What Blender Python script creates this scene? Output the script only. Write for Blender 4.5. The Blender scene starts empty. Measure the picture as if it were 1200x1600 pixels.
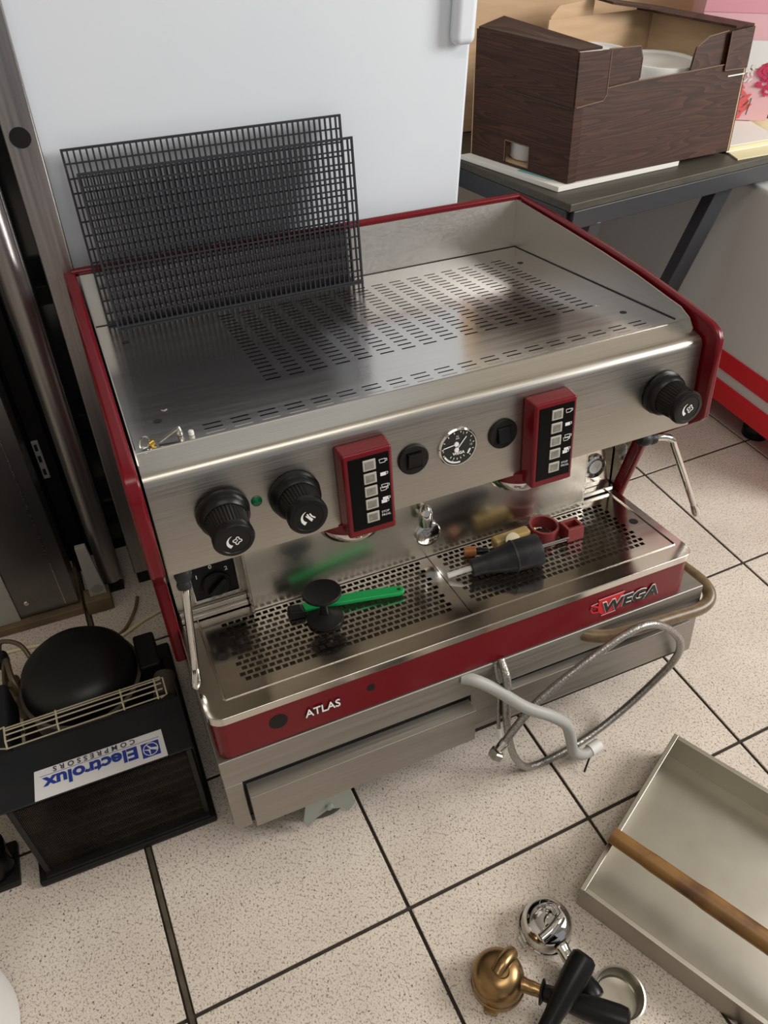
import bpy, math, random
from mathutils import Matrix, Vector, Euler
random.seed(7)
S = bpy.context.scene
COL = S.collection

# ------------------------------------------------------------------ camera
CAM = Vector((-0.02392997, -0.47582763, 1.12276938))
def rotvec(x, y, z):
    v = Vector((x, y, z)); a = v.length
    return Matrix.Rotation(a, 3, v / a) if a > 1e-9 else Matrix.Identity(3)
RC = rotvec(0.7391531988, -0.3931970428, -0.1384502004) @ Matrix(((1, 0, 0), (0, 0, -1), (0, 1, 0)))
cd = bpy.data.cameras.new('camera'); cam = bpy.data.objects.new('camera', cd); COL.objects.link(cam)
cm = Matrix((RC[0], -RC[1], -RC[2])).transposed().to_4x4(); cm.translation = CAM
cam.matrix_world = cm
cd.sensor_fit = 'AUTO'; cd.sensor_width = 36.0; cd.lens = 1210.5 / 1600 * 36
cd.clip_start = 0.02
S.camera = cam
# ------------------------------------------------------------------ world, lights, exposure
w = bpy.data.worlds.new('world'); S.world = w; w.use_nodes = True
w.node_tree.nodes['Background'].inputs[0].default_value = (0.95, 0.96, 1.0, 1)
w.node_tree.nodes['Background'].inputs[1].default_value = 0.34
def area(name, loc, target, sx, sy, power, color=(1, 1, 1)):
    l = bpy.data.lights.new(name, 'AREA'); l.shape = 'RECTANGLE'; l.size = sx; l.size_y = sy
    l.energy = power; l.color = color
    o = bpy.data.objects.new(name, l); COL.objects.link(o); o.location = loc
    o.rotation_euler = (Vector(target) - Vector(loc)).to_track_quat('-Z', 'Y').to_euler()
    return o
area('window_light', (2.7, -0.9, 1.75), (0.4, 0.2, 0.3), 1.15, 1.1, 74, (1.0, 0.98, 0.955))
area('ceiling_light', (0.3, -0.9, 2.68), (0.3, -0.9, 0), 1.5, 0.6, 15, (1.0, 0.95, 0.88))
S.view_settings.view_transform = 'Standard'; S.view_settings.look = 'None'
S.view_settings.exposure = 0.0; S.view_settings.gamma = 1.0; S.view_settings.use_curve_mapping = False

# ------------------------------------------------------------------ materials
def nodes(m): return m.node_tree.nodes, m.node_tree.links
def mat(name, col, rough=0.5, metal=0.0, col2=None, scale=20.0, stretch=(1, 1, 1), bump=0.0, rvar=0.0, coat=0.0, spec=0.5, detail=4, lo=0.35, hi=0.65):
    m = bpy.data.materials.new(name); m.use_nodes = True
    N, L = nodes(m); b = N['Principled BSDF']
    b.inputs['Base Color'].default_value = (*col, 1); b.inputs['Roughness'].default_value = rough
    b.inputs['Metallic'].default_value = metal; b.inputs['Coat Weight'].default_value = coat
    b.inputs['Specular IOR Level'].default_value = spec
    b.inputs['Coat Roughness'].default_value = 0.05
    if col2 or bump or rvar:
        tc = N.new('ShaderNodeTexCoord'); mp = N.new('ShaderNodeMapping'); mp.inputs['Scale'].default_value = stretch
        L.new(tc.outputs['Object'], mp.inputs['Vector'])
        n = N.new('ShaderNodeTexNoise'); n.inputs['Scale'].default_value = scale; n.inputs['Detail'].default_value = detail
        L.new(mp.outputs['Vector'], n.inputs['Vector'])
        if col2:
            r = N.new('ShaderNodeValToRGB'); r.color_ramp.elements[0].position = lo; r.color_ramp.elements[1].position = hi
            r.color_ramp.elements[0].color = (*col, 1); r.color_ramp.elements[1].color = (*col2, 1)
            L.new(n.outputs['Fac'], r.inputs['Fac']); L.new(r.outputs['Color'], b.inputs['Base Color'])
        if rvar:
            mr = N.new('ShaderNodeMapRange'); mr.inputs['From Min'].default_value = 0.3; mr.inputs['From Max'].default_value = 0.7
            mr.inputs['To Min'].default_value = max(0.02, rough - rvar); mr.inputs['To Max'].default_value = rough + rvar
            L.new(n.outputs['Fac'], mr.inputs['Value']); L.new(mr.outputs['Result'], b.inputs['Roughness'])
        if bump:
            bp = N.new('ShaderNodeBump'); bp.inputs['Strength'].default_value = bump; bp.inputs['Distance'].default_value = 0.002
            L.new(n.outputs['Fac'], bp.inputs['Height']); L.new(bp.outputs['Normal'], b.inputs['Normal'])
    return m
steel = mat('brushed_steel', (0.60, 0.585, 0.56), 0.26, 1.0, (0.64, 0.625, 0.60), 6, (1, 60, 60), 0.015, 0.05)
steel_panel = mat('satin_steel', (0.44, 0.415, 0.37), 0.32, 1.0, (0.50, 0.475, 0.43), 8, (1, 80, 80), 0.05, 0.05)
steel_top = mat('worktop_steel', (0.60, 0.585, 0.565), 0.17, 1.0, (0.64, 0.625, 0.605), 5, (2, 30, 30), 0.008, 0.03)
steel_side = mat('side_wall_steel', (0.62, 0.595, 0.56), 0.38, 1.0, (0.60, 0.58, 0.545), 6, (30, 1, 60), 0.01, 0.04)
steel_mirror = mat('polished_steel', (0.63, 0.595, 0.545), 0.15, 1.0, (0.67, 0.64, 0.59), 5, (1, 8, 8), 0.01, 0.04)
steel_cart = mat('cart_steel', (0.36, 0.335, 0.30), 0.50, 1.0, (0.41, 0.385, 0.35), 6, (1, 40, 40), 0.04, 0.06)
steel_pan = mat('worn_steel', (0.43, 0.405, 0.345), 0.34, 1.0, (0.455, 0.43, 0.37), 20, (1, 1, 1), 0.015, 0.012)
frame_metal = mat('anodised_frame', (0.30, 0.285, 0.29), 0.33, 0.9, (0.38, 0.355, 0.34), 4, (40, 40, 1), 0.04, 0.08)
splash_steel = mat('splash_steel', (0.70, 0.66, 0.60), 0.25, 1.0, (0.74, 0.70, 0.64), 5, (1, 10, 10), 0.01, 0.03)
chrome = mat('chrome', (0.66, 0.65, 0.63), 0.07, 1.0)
brass_chrome = mat('tarnished_brass', (0.27, 0.165, 0.07), 0.30, 1.0, (0.36, 0.24, 0.115), 20, (1, 1, 1), 0.0, 0.08)
brass = mat('brass', (0.62, 0.43, 0.12), 0.28, 1.0)
red = mat('red_lacquer', (0.140, 0.003, 0.008), 0.24, 0.0, None, spec=0.35)
red_plastic = mat('dull_red_plastic', (0.20, 0.022, 0.022), 0.45)
red_stripe = mat('red_stripe', (0.62, 0.008, 0.016), 0.35)
black_plastic = mat('black_plastic', (0.0065, 0.0065, 0.0065), 0.34, spec=0.25)
black_matt = mat('black_matt', (0.009, 0.0085, 0.008), 0.5, 0, (0.013, 0.012, 0.011), 30, spec=0.2)
black_gloss = mat('black_gloss', (0.003, 0.003, 0.0035), 0.22, spec=0.10)
rubber = mat('dusty_rubber', (0.010, 0.010, 0.011), 0.5, 0, (0.022, 0.022, 0.024), 60, spec=0.35)
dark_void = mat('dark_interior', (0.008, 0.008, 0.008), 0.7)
grid_black = mat('grid_black_plastic', (0.022, 0.023, 0.028), 0.42, spec=0.4)
white_enamel = mat('white_enamel', (0.72, 0.77, 0.83), 0.42, 0, (0.75, 0.795, 0.85), 3, (1, 1, 1), 0.02)
white_plastic = mat('white_plastic', (0.74, 0.73, 0.70), 0.45)
chest_white = mat('chest_enamel', (0.60, 0.60, 0.58), 0.38, 0, (0.64, 0.64, 0.62), 4)
print_white = mat('print_white', (0.80, 0.80, 0.78), 0.5)
print_black = mat('print_black', (0.01, 0.01, 0.01), 0.4)
grey_btn = mat('button_grey', (0.44, 0.42, 0.37), 0.40)
grey_btn_in = mat('button_dish_grey', (0.25, 0.235, 0.20), 0.45, 0, (0.16, 0.15, 0.125), 160)
green_plastic = mat('green_plastic', (0.0, 0.30, 0.065), 0.38)
green_led = mat('green_lens', (0.0, 0.12, 0.05), 0.2)
cardboard = mat('cardboard', (0.50, 0.335, 0.195), 0.8, 0, (0.56, 0.385, 0.235), 12, (1, 1, 6))
card_dark = mat('cardboard_dark_brown', (0.27, 0.165, 0.09), 0.8)  # darker brown board of the small carton
table_top_m = mat('table_top_brown', (0.052, 0.047, 0.036), 0.5, 0, (0.075, 0.068, 0.052), 6, (1, 30, 30))
table_metal = mat('table_tube_grey', (0.035, 0.038, 0.043), 0.4)
paper = mat('paper_white', (0.78, 0.765, 0.71), 0.7)
cream = mat('cream_paper', (0.72, 0.66, 0.42), 0.7)
teal = mat('teal_print', (0.16, 0.42, 0.45), 0.6)
pink = mat('pink_paper', (0.74, 0.34, 0.40), 0.5)
pink_pale = mat('pale_pink_paper', (0.80, 0.47, 0.50), 0.5)
magenta = mat('magenta_print', (0.58, 0.03, 0.10), 0.6)
coral = mat('coral_print', (0.75, 0.13, 0.13), 0.6)
dark_print = mat('dark_green_print', (0.03, 0.06, 0.04), 0.6)
hose_grey = mat('drain_hose_grey', (0.37, 0.37, 0.345), 0.5)
hose_brown = mat('brown_hose', (0.17, 0.115, 0.06), 0.35, 0, (0.12, 0.075, 0.035), 90)
wood_bar = mat('stained_wood', (0.22, 0.105, 0.020), 0.42, 0, (0.075, 0.022, 0.010), 9, (2, 2, 2), 0.1, lo=0.44, hi=0.70)
compressor_black = mat('compressor_paint', (0.006, 0.006, 0.006), 0.40, spec=0.35)
shroud_black = mat('shroud_sheet_black', (0.008, 0.010, 0.012), 0.5, 0, (0.012, 0.013, 0.015), 12, spec=0.3)
fin_black = mat('dusty_fins', (0.012, 0.010, 0.007), 0.7, 0, (0.050, 0.040, 0.026), 14, spec=0.2)
wire_cream = mat('aged_wire', (0.50, 0.44, 0.31), 0.4, 0.3)
label_white = mat('label_white', (0.70, 0.70, 0.70), 0.4)
label_blue = mat('label_blue', (0.012, 0.035, 0.27), 0.4)
label_grey = mat('label_dark_grey', (0.05, 0.055, 0.08), 0.4)
caster_grey = mat('caster_zinc', (0.30, 0.335, 0.30), 0.45, 0.3)
wall_m = mat('wall_plaster', (0.62, 0.58, 0.51), 0.8)
glass_dark = mat('dark_glass', (0.016, 0.022, 0.022), 0.12)
grout_m = mat('grout', (0.022, 0.016, 0.012), 0.85, 0, (0.04, 0.03, 0.02), 60)
strip_m = mat('joint_strip_brown', (0.055, 0.042, 0.028), 0.5, 0, (0.10, 0.08, 0.055), 40, (1, 1, 1))
tan = mat('grimy_tan', (0.20, 0.145, 0.075), 0.7, 0, (0.11, 0.075, 0.04), 14)
dirty_white = mat('dirty_white_plastic', (0.36, 0.35, 0.32), 0.5)
copper = mat('old_copper', (0.13, 0.095, 0.06), 0.45, 0.5)
gauge_dial = mat('gauge_dial_dark', (0.012, 0.014, 0.012), 0.4)
gauge_glass_white = mat('gauge_dial_pale', (0.68, 0.68, 0.64), 0.3)

def tile_mat():
    m = bpy.data.materials.new('speckled_tile'); m.use_nodes = True
    N, L = nodes(m); b = N['Principled BSDF']; b.inputs['Roughness'].default_value = 0.42
    g = N.new('ShaderNodeNewGeometry')
    base = N.new('ShaderNodeTexNoise'); base.inputs['Scale'].default_value = 9; base.inputs['Detail'].default_value = 5
    L.new(g.outputs['Position'], base.inputs['Vector'])
    r0 = N.new('ShaderNodeValToRGB'); r0.color_ramp.elements[0].position = 0.3; r0.color_ramp.elements[1].position = 0.7
    r0.color_ramp.elements[0].color = (0.64, 0.562, 0.485, 1); r0.color_ramp.elements[1].color = (0.74, 0.66, 0.575, 1)
    L.new(base.outputs['Fac'], r0.inputs['Fac'])
    prev = r0.outputs['Color']
    for sc, th0, th1, c, k in ((390, 0.43, 0.36, (0.22, 0.155, 0.115), 0.68), (640, 0.44, 0.36, (0.34, 0.27, 0.21), 0.55), (330, 0.345, 0.295, (0.06, 0.042, 0.03), 0.95)):
        n = N.new('ShaderNodeTexNoise'); n.inputs['Scale'].default_value = sc; n.inputs['Detail'].default_value = 1.5
        mp = N.new('ShaderNodeMapping'); mp.inputs['Location'].default_value = (sc * .37, sc * .11, 0); mp.inputs['Scale'].default_value = (1, 0.75, 1); mp.inputs['Rotation'].default_value = (0, 0, sc)
        L.new(g.outputs['Position'], mp.inputs['Vector']); L.new(mp.outputs['Vector'], n.inputs['Vector'])
        mr = N.new('ShaderNodeMapRange'); mr.inputs['From Min'].default_value = th0; mr.inputs['From Max'].default_value = th1
        mr.inputs['To Max'].default_value = k
        L.new(n.outputs['Fac'], mr.inputs['Value'])
        mx = N.new('ShaderNodeMix'); mx.data_type = 'RGBA'; mx.inputs[7].default_value = (*c, 1)
        L.new(mr.outputs['Result'], mx.inputs[0]); L.new(prev, mx.inputs[6]); prev = mx.outputs[2]
    L.new(prev, b.inputs['Base Color'])
    return m
tile_m = tile_mat()
def wood_print():
    m = bpy.data.materials.new('printed_woodgrain'); m.use_nodes = True
    N, L = nodes(m); b = N['Principled BSDF']; b.inputs['Roughness'].default_value = 0.55; b.inputs['Specular IOR Level'].default_value = 0.3
    tc = N.new('ShaderNodeTexCoord'); mp = N.new('ShaderNodeMapping'); mp.inputs['Scale'].default_value = (0.8, 0.8, 9)
    L.new(tc.outputs['Object'], mp.inputs['Vector'])
    n = N.new('ShaderNodeTexNoise'); n.inputs['Scale'].default_value = 3.2; n.inputs['Detail'].default_value = 1.0
    L.new(mp.outputs['Vector'], n.inputs['Vector'])
    m1 = N.new('ShaderNodeMath'); m1.operation = 'MULTIPLY'; m1.inputs[1].default_value = 18; L.new(n.outputs['Fac'], m1.inputs[0])
    m2 = N.new('ShaderNodeMath'); m2.operation = 'FRACT'; L.new(m1.outputs[0], m2.inputs[0])
    n2 = N.new('ShaderNodeTexNoise'); n2.inputs['Scale'].default_value = 40; n2.inputs['Detail'].default_value = 3
    L.new(mp.outputs['Vector'], n2.inputs['Vector'])
    ad = N.new('ShaderNodeMath'); ad.operation = 'MULTIPLY'; L.new(m2.outputs[0], ad.inputs[0]); L.new(n2.outputs['Fac'], ad.inputs[1])
    r = N.new('ShaderNodeValToRGB'); r.color_ramp.elements[0].position = 0.05; r.color_ramp.elements[1].position = 0.55
    r.color_ramp.elements[0].color = (0.030, 0.011, 0.006, 1); r.color_ramp.elements[1].color = (0.070, 0.027, 0.015, 1)
    L.new(ad.outputs[0], r.inputs['Fac']); L.new(r.outputs['Color'], b.inputs['Base Color'])
    return m
wood_m = wood_print()
def braid():
    m = bpy.data.materials.new('steel_braid'); m.use_nodes = True
    N, L = nodes(m); b = N['Principled BSDF']; b.inputs['Metallic'].default_value = 0.9; b.inputs['Roughness'].default_value = 0.38
    tc = N.new('ShaderNodeTexCoord'); n = N.new('ShaderNodeTexVoronoi'); n.inputs['Scale'].default_value = 420
    L.new(tc.outputs['Object'], n.inputs['Vector'])
    r = N.new('ShaderNodeValToRGB'); r.color_ramp.elements[0].color = (0.46, 0.44, 0.41, 1); r.color_ramp.elements[1].color = (0.20, 0.19, 0.17, 1)
    L.new(n.outputs['Distance'], r.inputs['Fac']); L.new(r.outputs['Color'], b.inputs['Base Color'])
    bp = N.new('ShaderNodeBump'); bp.inputs['Strength'].default_value = 0.4; bp.inputs['Distance'].default_value = 0.001
    L.new(n.outputs['Distance'], bp.inputs['Height']); L.new(bp.outputs['Normal'], b.inputs['Normal'])
    return m
braid_m = braid()

# ------------------------------------------------------------------ mesh helpers
def basis(d):
    d = Vector(d).normalized(); a = Vector((0, 0, 1)) if abs(d.z) < 0.9 else Vector((1, 0, 0))
    u = d.cross(a).normalized(); return u, d.cross(u).normalized(), d
class MB:
    def __init__(s): s.v = []; s.f = []
    def add(s, vs, fs):
        o = len(s.v); s.v += [tuple(x) for x in vs]; s.f += [tuple(i + o for i in f) for f in fs]; return s
    def box(s, x0, x1, y0, y1, z0, z1):
        return s.hexa([(x0, y0, z0), (x1, y0, z0), (x1, y1, z0), (x0, y1, z0)], [(x0, y0, z1), (x1, y0, z1), (x1, y1, z1), (x0, y1, z1)])
    def hexa(s, a, b):
        n = len(a)
        return s.add(list(a) + list(b), [tuple(reversed(range(n))), tuple(range(n, 2 * n))] + [(i, (i + 1) % n, n + (i + 1) % n, n + i) for i in range(n)])
    def bar(s, p, q, wd, ht, up=(0, 0, 1)):
        p, q = Vector(p), Vector(q); d = (q - p).normalized(); u = d.cross(Vector(up))
        if u.length < 1e-6: u = d.cross(Vector((1, 0, 0)))
        u.normalize(); n = u.cross(d).normalized(); a, b = u * wd / 2, n * ht / 2
        return s.hexa([p - a - b, p + a - b, p + a + b, p - a + b], [q - a - b, q + a - b, q + a + b, q - a + b])
    def prism(s, poly, axis, d0, d1):
        def P(a, b, c): return {'x': (c, a, b), 'y': (a, c, b), 'z': (a, b, c)}[axis]
        return s.hexa([P(a, b, d0) for a, b in poly], [P(a, b, d1) for a, b in poly])
    def lathe(s, c, d, prof, seg=32, cap=True):
        u, v, d = basis(d); c = Vector(c); vs = []; fs = []; n = len(prof)
        for r, h in prof:
            for k in range(seg):
                t = 2 * math.pi * k / seg; vs.append(c + d * h + (u * math.cos(t) + v * math.sin(t)) * r)
        for i in range(n - 1):
            for k in range(seg):
                k2 = (k + 1) % seg; fs.append((i * seg + k, i * seg + k2, (i + 1) * seg + k2, (i + 1) * seg + k))
        if cap:
            fs.append(tuple(reversed(range(seg)))); fs.append(tuple((n - 1) * seg + k for k in range(seg)))
        return s.add(vs, fs)
    def cyl(s, p, q, r, seg=20, r2=None):
        p, q = Vector(p), Vector(q); return s.lathe(p, q - p, [(r, 0), (r if r2 is None else r2, (q - p).length)], seg)
    def tube(s, pts, r, seg=10, sub=6, closed=False, flat=1.0):
        P = [Vector(p) for p in pts]; n = len(P); Q = []
        if sub > 1:
            rng = n if closed else n - 1
            for i in range(rng):
                a, b, c, e = (P[(i - 1) % n] if closed or i > 0 else 2 * P[0] - P[1]), P[i], P[(i + 1) % n], (P[(i + 2) % n] if closed or i < n - 2 else 2 * P[-1] - P[-2])
                for k in range(sub):
                    t = k / sub
                    Q.append(0.5 * ((2 * b) + (c - a) * t + (2 * a - 5 * b + 4 * c - e) * t * t + (3 * b - a - 3 * c + e) * t ** 3))
            if not closed: Q.append(P[-1])
        else: Q = P
        m = len(Q); vs = []; fs = []; u = None
        for i, q in enumerate(Q):
            t = (Q[(i + 1) % m] - Q[i - 1]) if closed else (Q[min(i + 1, m - 1)] - Q[max(i - 1, 0)])
            t.normalize()
            if u is None: u = basis(t)[0]
            u = (u - t * u.dot(t)).normalized(); vv = t.cross(u)
            rr = r[i * len(r) // m] if isinstance(r, (list, tuple)) else r
            for k in range(seg):
                a = 2 * math.pi * k / seg; vs.append(q + u * math.cos(a) * rr + vv * math.sin(a) * rr * flat)
        for i in range(m if closed else m - 1):
            j = (i + 1) % m
            for k in range(seg): fs.append((i * seg + k, i * seg + (k + 1) % seg, j * seg + (k + 1) % seg, j * seg + k))
        if not closed: fs += [tuple(reversed(range(seg))), tuple((m - 1) * seg + k for k in range(seg))]
        return s.add(vs, fs)
    def ribbon(s, pts, wd, o, ux, uy, n, th=0.0006):
        """flat stroke along 2-D pts on the plane o + x*ux + y*uy, lifted th along n"""
        o, ux, uy, n = map(Vector, (o, ux, uy, n)); m = len(pts)
        ws = wd if isinstance(wd, (list, tuple)) else [wd] * m
        L = []; R = []
        for i in range(m):
            a, b = Vector(pts[max(i - 1, 0)]), Vector(pts[min(i + 1, m - 1)]); t = (b - a); t.normalize(); nn = Vector((-t.y, t.x)) * ws[i] / 2
            c = Vector(pts[i]); L.append(c + nn); R.append(c - nn)
        f = lambda q: o + ux * q.x + uy * q.y + n * th
        return s.add([f(q) for q in L] + [f(q) for q in R], [(i, m + i, m + i + 1, i + 1) for i in range(m - 1)])
    def disc(s, c, n, r, seg=28, th=0.0):
        u, v, d = basis(n); c = Vector(c) + d * th
        return s.add([c + (u * math.cos(2 * math.pi * k / seg) + v * math.sin(2 * math.pi * k / seg)) * r for k in range(seg)], [tuple(range(seg))])

def text(mb, body, size, o, ux, uy, n, lift=0.0006, ext=0.0, bold=0.0, align='LEFT', shear=0.0, space=1.0, xs=1.0):
    cu = bpy.data.curves.new('lettering_curve', 'FONT'); cu.body = body; cu.size = size; cu.align_x = align
    cu.extrude = ext; cu.offset = bold; cu.shear = shear; cu.space_character = space; cu.resolution_u = 3
    ob = bpy.data.objects.new('lettering_curve', cu)
    me = bpy.data.meshes.new_from_object(ob)
    o, ux, uy, n = map(Vector, (o, ux, uy, n))
    mb.add([o + ux * v.co.x * xs + uy * v.co.y + n * (lift + v.co.z + ext) for v in me.vertices], [tuple(p.vertices) for p in me.polygons])
    bpy.data.objects.remove(ob); bpy.data.curves.remove(cu); bpy.data.meshes.remove(me)
    return mb

ORG = {}
def part(name, mb, m, parent=None, bevel=0.0, seg=2, smooth=True, label=None, angle=35, flip=False):
    base = ORG[parent.name][0] if parent else Vector((0, 0, 0))
    me = bpy.data.meshes.new(name)
    me.from_pydata([tuple(Vector(v) - base) for v in mb.v], [], mb.f); me.validate(); me.update()
    import bmesh
    bm = bmesh.new(); bm.from_mesh(me); bmesh.ops.recalc_face_normals(bm, faces=bm.faces); bm.to_mesh(me); bm.free()
    me.materials.append(m)
    if smooth:
        me.shade_smooth(); me.set_sharp_from_angle(angle=math.radians(angle))
    o = bpy.data.objects.new(name, me); COL.objects.link(o)
    if parent: o.parent = parent
    ORG[o.name] = ORG[parent.name] if parent else (base, Matrix.Identity(3))
    if bevel:
        b = o.modifiers.new('bevel', 'BEVEL'); b.width = bevel; b.segments = seg; b.limit_method = 'ANGLE'; b.angle_limit = math.radians(40); b.harden_normals = True
    if label: o['label'] = label
    return o
def thing(name, label, cat, base, R=None, group=None):
    o = bpy.data.objects.new(name, None); COL.objects.link(o); o.empty_display_size = 0.03
    base = Vector(base); R = R or Matrix.Identity(3)
    M4 = R.to_4x4(); M4.translation = R @ base; o.matrix_world = M4
    ORG[o.name] = (base, R); o['label'] = label; o['category'] = cat
    if group: o['group'] = group
    return o
def single(name, mb, m, label, cat, base, R=None, group=None, **k):
    """a thing that is one mesh"""
    o = part(name, MB_shift(mb, base), m, None, **k)
    R = R or Matrix.Identity(3); base = Vector(base); M4 = R.to_4x4(); M4.translation = R @ base; o.matrix_world = M4
    ORG[o.name] = (base, R); o['label'] = label; o['category'] = cat
    if group: o['group'] = group
    return o
def MB_shift(mb, base):
    n = MB(); b = Vector(base); n.v = [tuple(Vector(v) - b) for v in mb.v]; n.f = mb.f; return n
def struct(o): o['kind'] = 'structure'; return o
RM = rotvec(-0.1621, -0.0118, 0)      # the coffee machine and its stand lean back a little
X, Y, Z = Vector((1, 0, 0)), Vector((0, 1, 0)), Vector((0, 0, 1))

# ================================================================== SETTING
TR, T = 0.0384, 0.302
flo = struct(part('floor', MB().box(-2.2, 3.2, -2.6, 2.0, -0.06, -0.0035), grout_m))
ct, st = math.cos(TR), math.sin(TR)
tile_me = None
for i in range(-3, 8):
    for j in range(-4, 6):
        sh = -0.006 if i < 0 else 0.0
        x, y = i * T + T / 2 + sh, j * T + T / 2
        h = T / 2 - 0.0025
        if tile_me is None:
            o = part('tile', MB().box(-h, h, -h, h, -0.0034, 0.0), tile_m, flo, bevel=0.0008, seg=1, smooth=False); tile_me = o.data
        else:
            o = bpy.data.objects.new('tile', tile_me); COL.objects.link(o); o.parent = flo
            b = o.modifiers.new('bevel', 'BEVEL'); b.width = 0.0008; b.segments = 1
        o.location = (-0.116 + ct * x - st * y, -0.1295 + st * x + ct * y, 0); o.rotation_euler = (0, 0, TR)
mb = MB()
pa = lambda s, y: (-0.116 + ct * s - st * y, -0.1295 + st * s + ct * y)
mb.hexa([(*pa(a, b), -0.0034) for a, b in ((-0.0068, -1.2), (0.0010, -1.2), (0.0010, 1.5), (-0.0068, 1.5))], [(*pa(a, b), 0.0008) for a, b in ((-0.0054, -1.2), (-0.0004, -1.2), (-0.0004, 1.5), (-0.0054, 1.5))])
struct(part('trim_1', mb, strip_m))
struct(part('wall_back', MB().box(-1.3, 3.2, 1.36, 1.46, 0, 2.6), wall_m))
struct(part('wall_left', MB().box(-1.40, -1.3, -2.6, 1.46, 0, 2.6), wall_m))

struct(part('wall_right', MB().box(3.1, 3.2, -2.6, 1.46, 0, 2.8), wall_m))
struct(part('ceiling', MB().box(-1.4, 3.2, -2.6, 1.46, 2.75, 2.8), wall_m))
# ---- white refrigerator behind the machine
FY = 0.655
fr = thing('refrigerator', 'tall white enamelled refrigerator door standing behind the coffee machine', 'refrigerator', (0.27, 0.95, 0))
part('body', MB().box(-0.030, 0.606, FY + 0.045, 1.27, 0.03, 1.75), white_enamel, fr, bevel=0.006)
part('door', MB().box(-0.030, 0.606, FY, FY + 0.04, 0.10, 1.75), white_enamel, fr, bevel=0.007)
for fx in (0.0, 0.56):
    for fy in (0.75, 1.2): part('foot', MB().cyl((fx, fy, 0), (fx, fy, 0.032), 0.018), black_plastic, fr)
hb = MB(); hb.box(0.567, 0.602, FY - 0.022, FY + 0.002, 0.862, 1.15)
part('handle', hb, white_enamel, fr, bevel=0.0105, seg=6)

# ---- white chest with red stripes at the right
ch = thing('chest_cabinet', 'low white enamelled chest with red striped plinth, right of the coffee machine', 'chest', (1.7, 0.9, 0))
part('body', MB().box(1.352, 2.05, 0.30, 1.30, 0.075, 0.535), chest_white, ch, bevel=0.012)
part('stripe', MB().box(1.346, 2.056, 0.294, 1.302, 0.135, 0.178), red_stripe, ch, bevel=0.003, label='upper red stripe')
part('stripe', MB().box(1.342, 2.058, 0.288, 1.306, 0.060, 0.108), red_stripe, ch, bevel=0.004, label='lower red stripe at the plinth')
for fx, fy in ((1.41, 0.545), (1.41, 1.2), (1.98, 0.36), (1.98, 1.2)):
    part('foot', MB().lathe((fx, fy, 0), Z, [(0.030, 0), (0.032, 0.02), (0.022, 0.035), (0.022, 0.062)], 20), black_plastic, ch)

# ---- table on black steel tube frame
TH = 0.60
A, B = Vector((0.824, 0.643)), Vector((1.95, 0.791)); C2, D2 = Vector((1.95, 1.25)), Vector((0.655, 1.22))
tb = thing('work_table', 'dark brown table on a black tube frame, carrying the wood print crate', 'table', (1.3, 0.95, 0))
part('tabletop', MB().prism([tuple(A), tuple(B), tuple(C2), tuple(D2)], 'z', TH - 0.014, TH), table_top_m, tb, bevel=0.0015)
fd = (B - A).normalized(); sd = (D2 - A).normalized()
f3 = lambda q, z: (q.x, q.y, z)
a1, b1 = A + fd * 0.012 + sd * 0.012, B - fd * 0.01 + sd * 0.012
d1 = D2 + fd * 0.012 - sd * 0.02; c1 = C2 - fd * 0.01 - Vector((0, 0.02))
for nm, p, q in (('rail', a1, b1), ('rail', a1, d1), ('rail', d1, c1), ('rail', b1, c1)):
    part(nm, MB().bar(f3(p, TH - 0.032), f3(q, TH - 0.032), 0.024, 0.035), table_metal, tb, bevel=0.002)
part('leg', MB().bar((1.262, 0.735, TH - 0.045), (1.115, 0.755, 0.004), 0.040, 0.030, up=(0, 1, 0)), table_metal, tb, bevel=0.002)
part('leg', MB().bar((0.893, 0.665, TH - 0.045), (0.853, 0.680, 0.004), 0.026, 0.026, up=(0, 1, 0)), table_metal, tb, bevel=0.002)
part('leg', MB().bar((0.72, 1.19, TH - 0.045), (0.72, 1.19, 0.004), 0.03, 0.03, up=(0, 1, 0)), table_metal, tb, bevel=0.002)
part('leg', MB().bar((1.25, 1.20, TH - 0.045), (1.25, 1.20, 0.004), 0.03, 0.03, up=(0, 1, 0)), table_metal, tb, bevel=0.002)

# ---- white board under the crate
bz = TH + 0.0005
single('display_board', MB().prism([(0.833, 0.700), (1.130, 0.733), (1.10, 0.93), (0.748, 0.918)], 'z', bz, bz + 0.009), paper, 'white card board lying flat on the table beneath the wood print crate', 'board', (0.9, 0.8, bz), bevel=0.0008)
lm = MB().prism([(0.806, 0.80), (0.838, 0.735), (0.90, 0.742), (0.87, 0.82)], 'z', bz + 0.0092, bz + 0.0098)
o = part('printed_patch', lm, teal, bpy.data.objects['display_board'], label='teal printed patch')

# ---- wood-print fruit crate (folded cardboard)
cz = bz + 0.0102
b_fl, b_fr, b_bl = Vector((0.853, 0.708)), Vector((1.258, 0.742)), Vector((0.770, 0.914))
b_br = b_fr + (b_bl - b_fl)
t_fl, t_fr, t_bl = Vector((0.853, 0.733)), Vector((1.286, 0.796)), Vector((0.778, 0.948))
t_br = t_fr + (t_bl - t_fl) * 0.95
HT = 0.815
cr = thing('fruit_crate', 'dark wood print cardboard fruit crate with cut corners, holding white tubs', 'crate', ((b_fl + b_br) / 2).to_3d() + Vector((0, 0, cz)))
def wallpt(pa0, pb0, pa1, pb1, s, h):      # point on a crate wall: s along, h up (0..1)
    p = (pa0.lerp(pb0, s)).lerp(pa1.lerp(pb1, s), h); return Vector((p.x, p.y, cz + (HT - cz) * h))
crease_m = mat('crease_brown', (0.030, 0.013, 0.009), 0.6)
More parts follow.
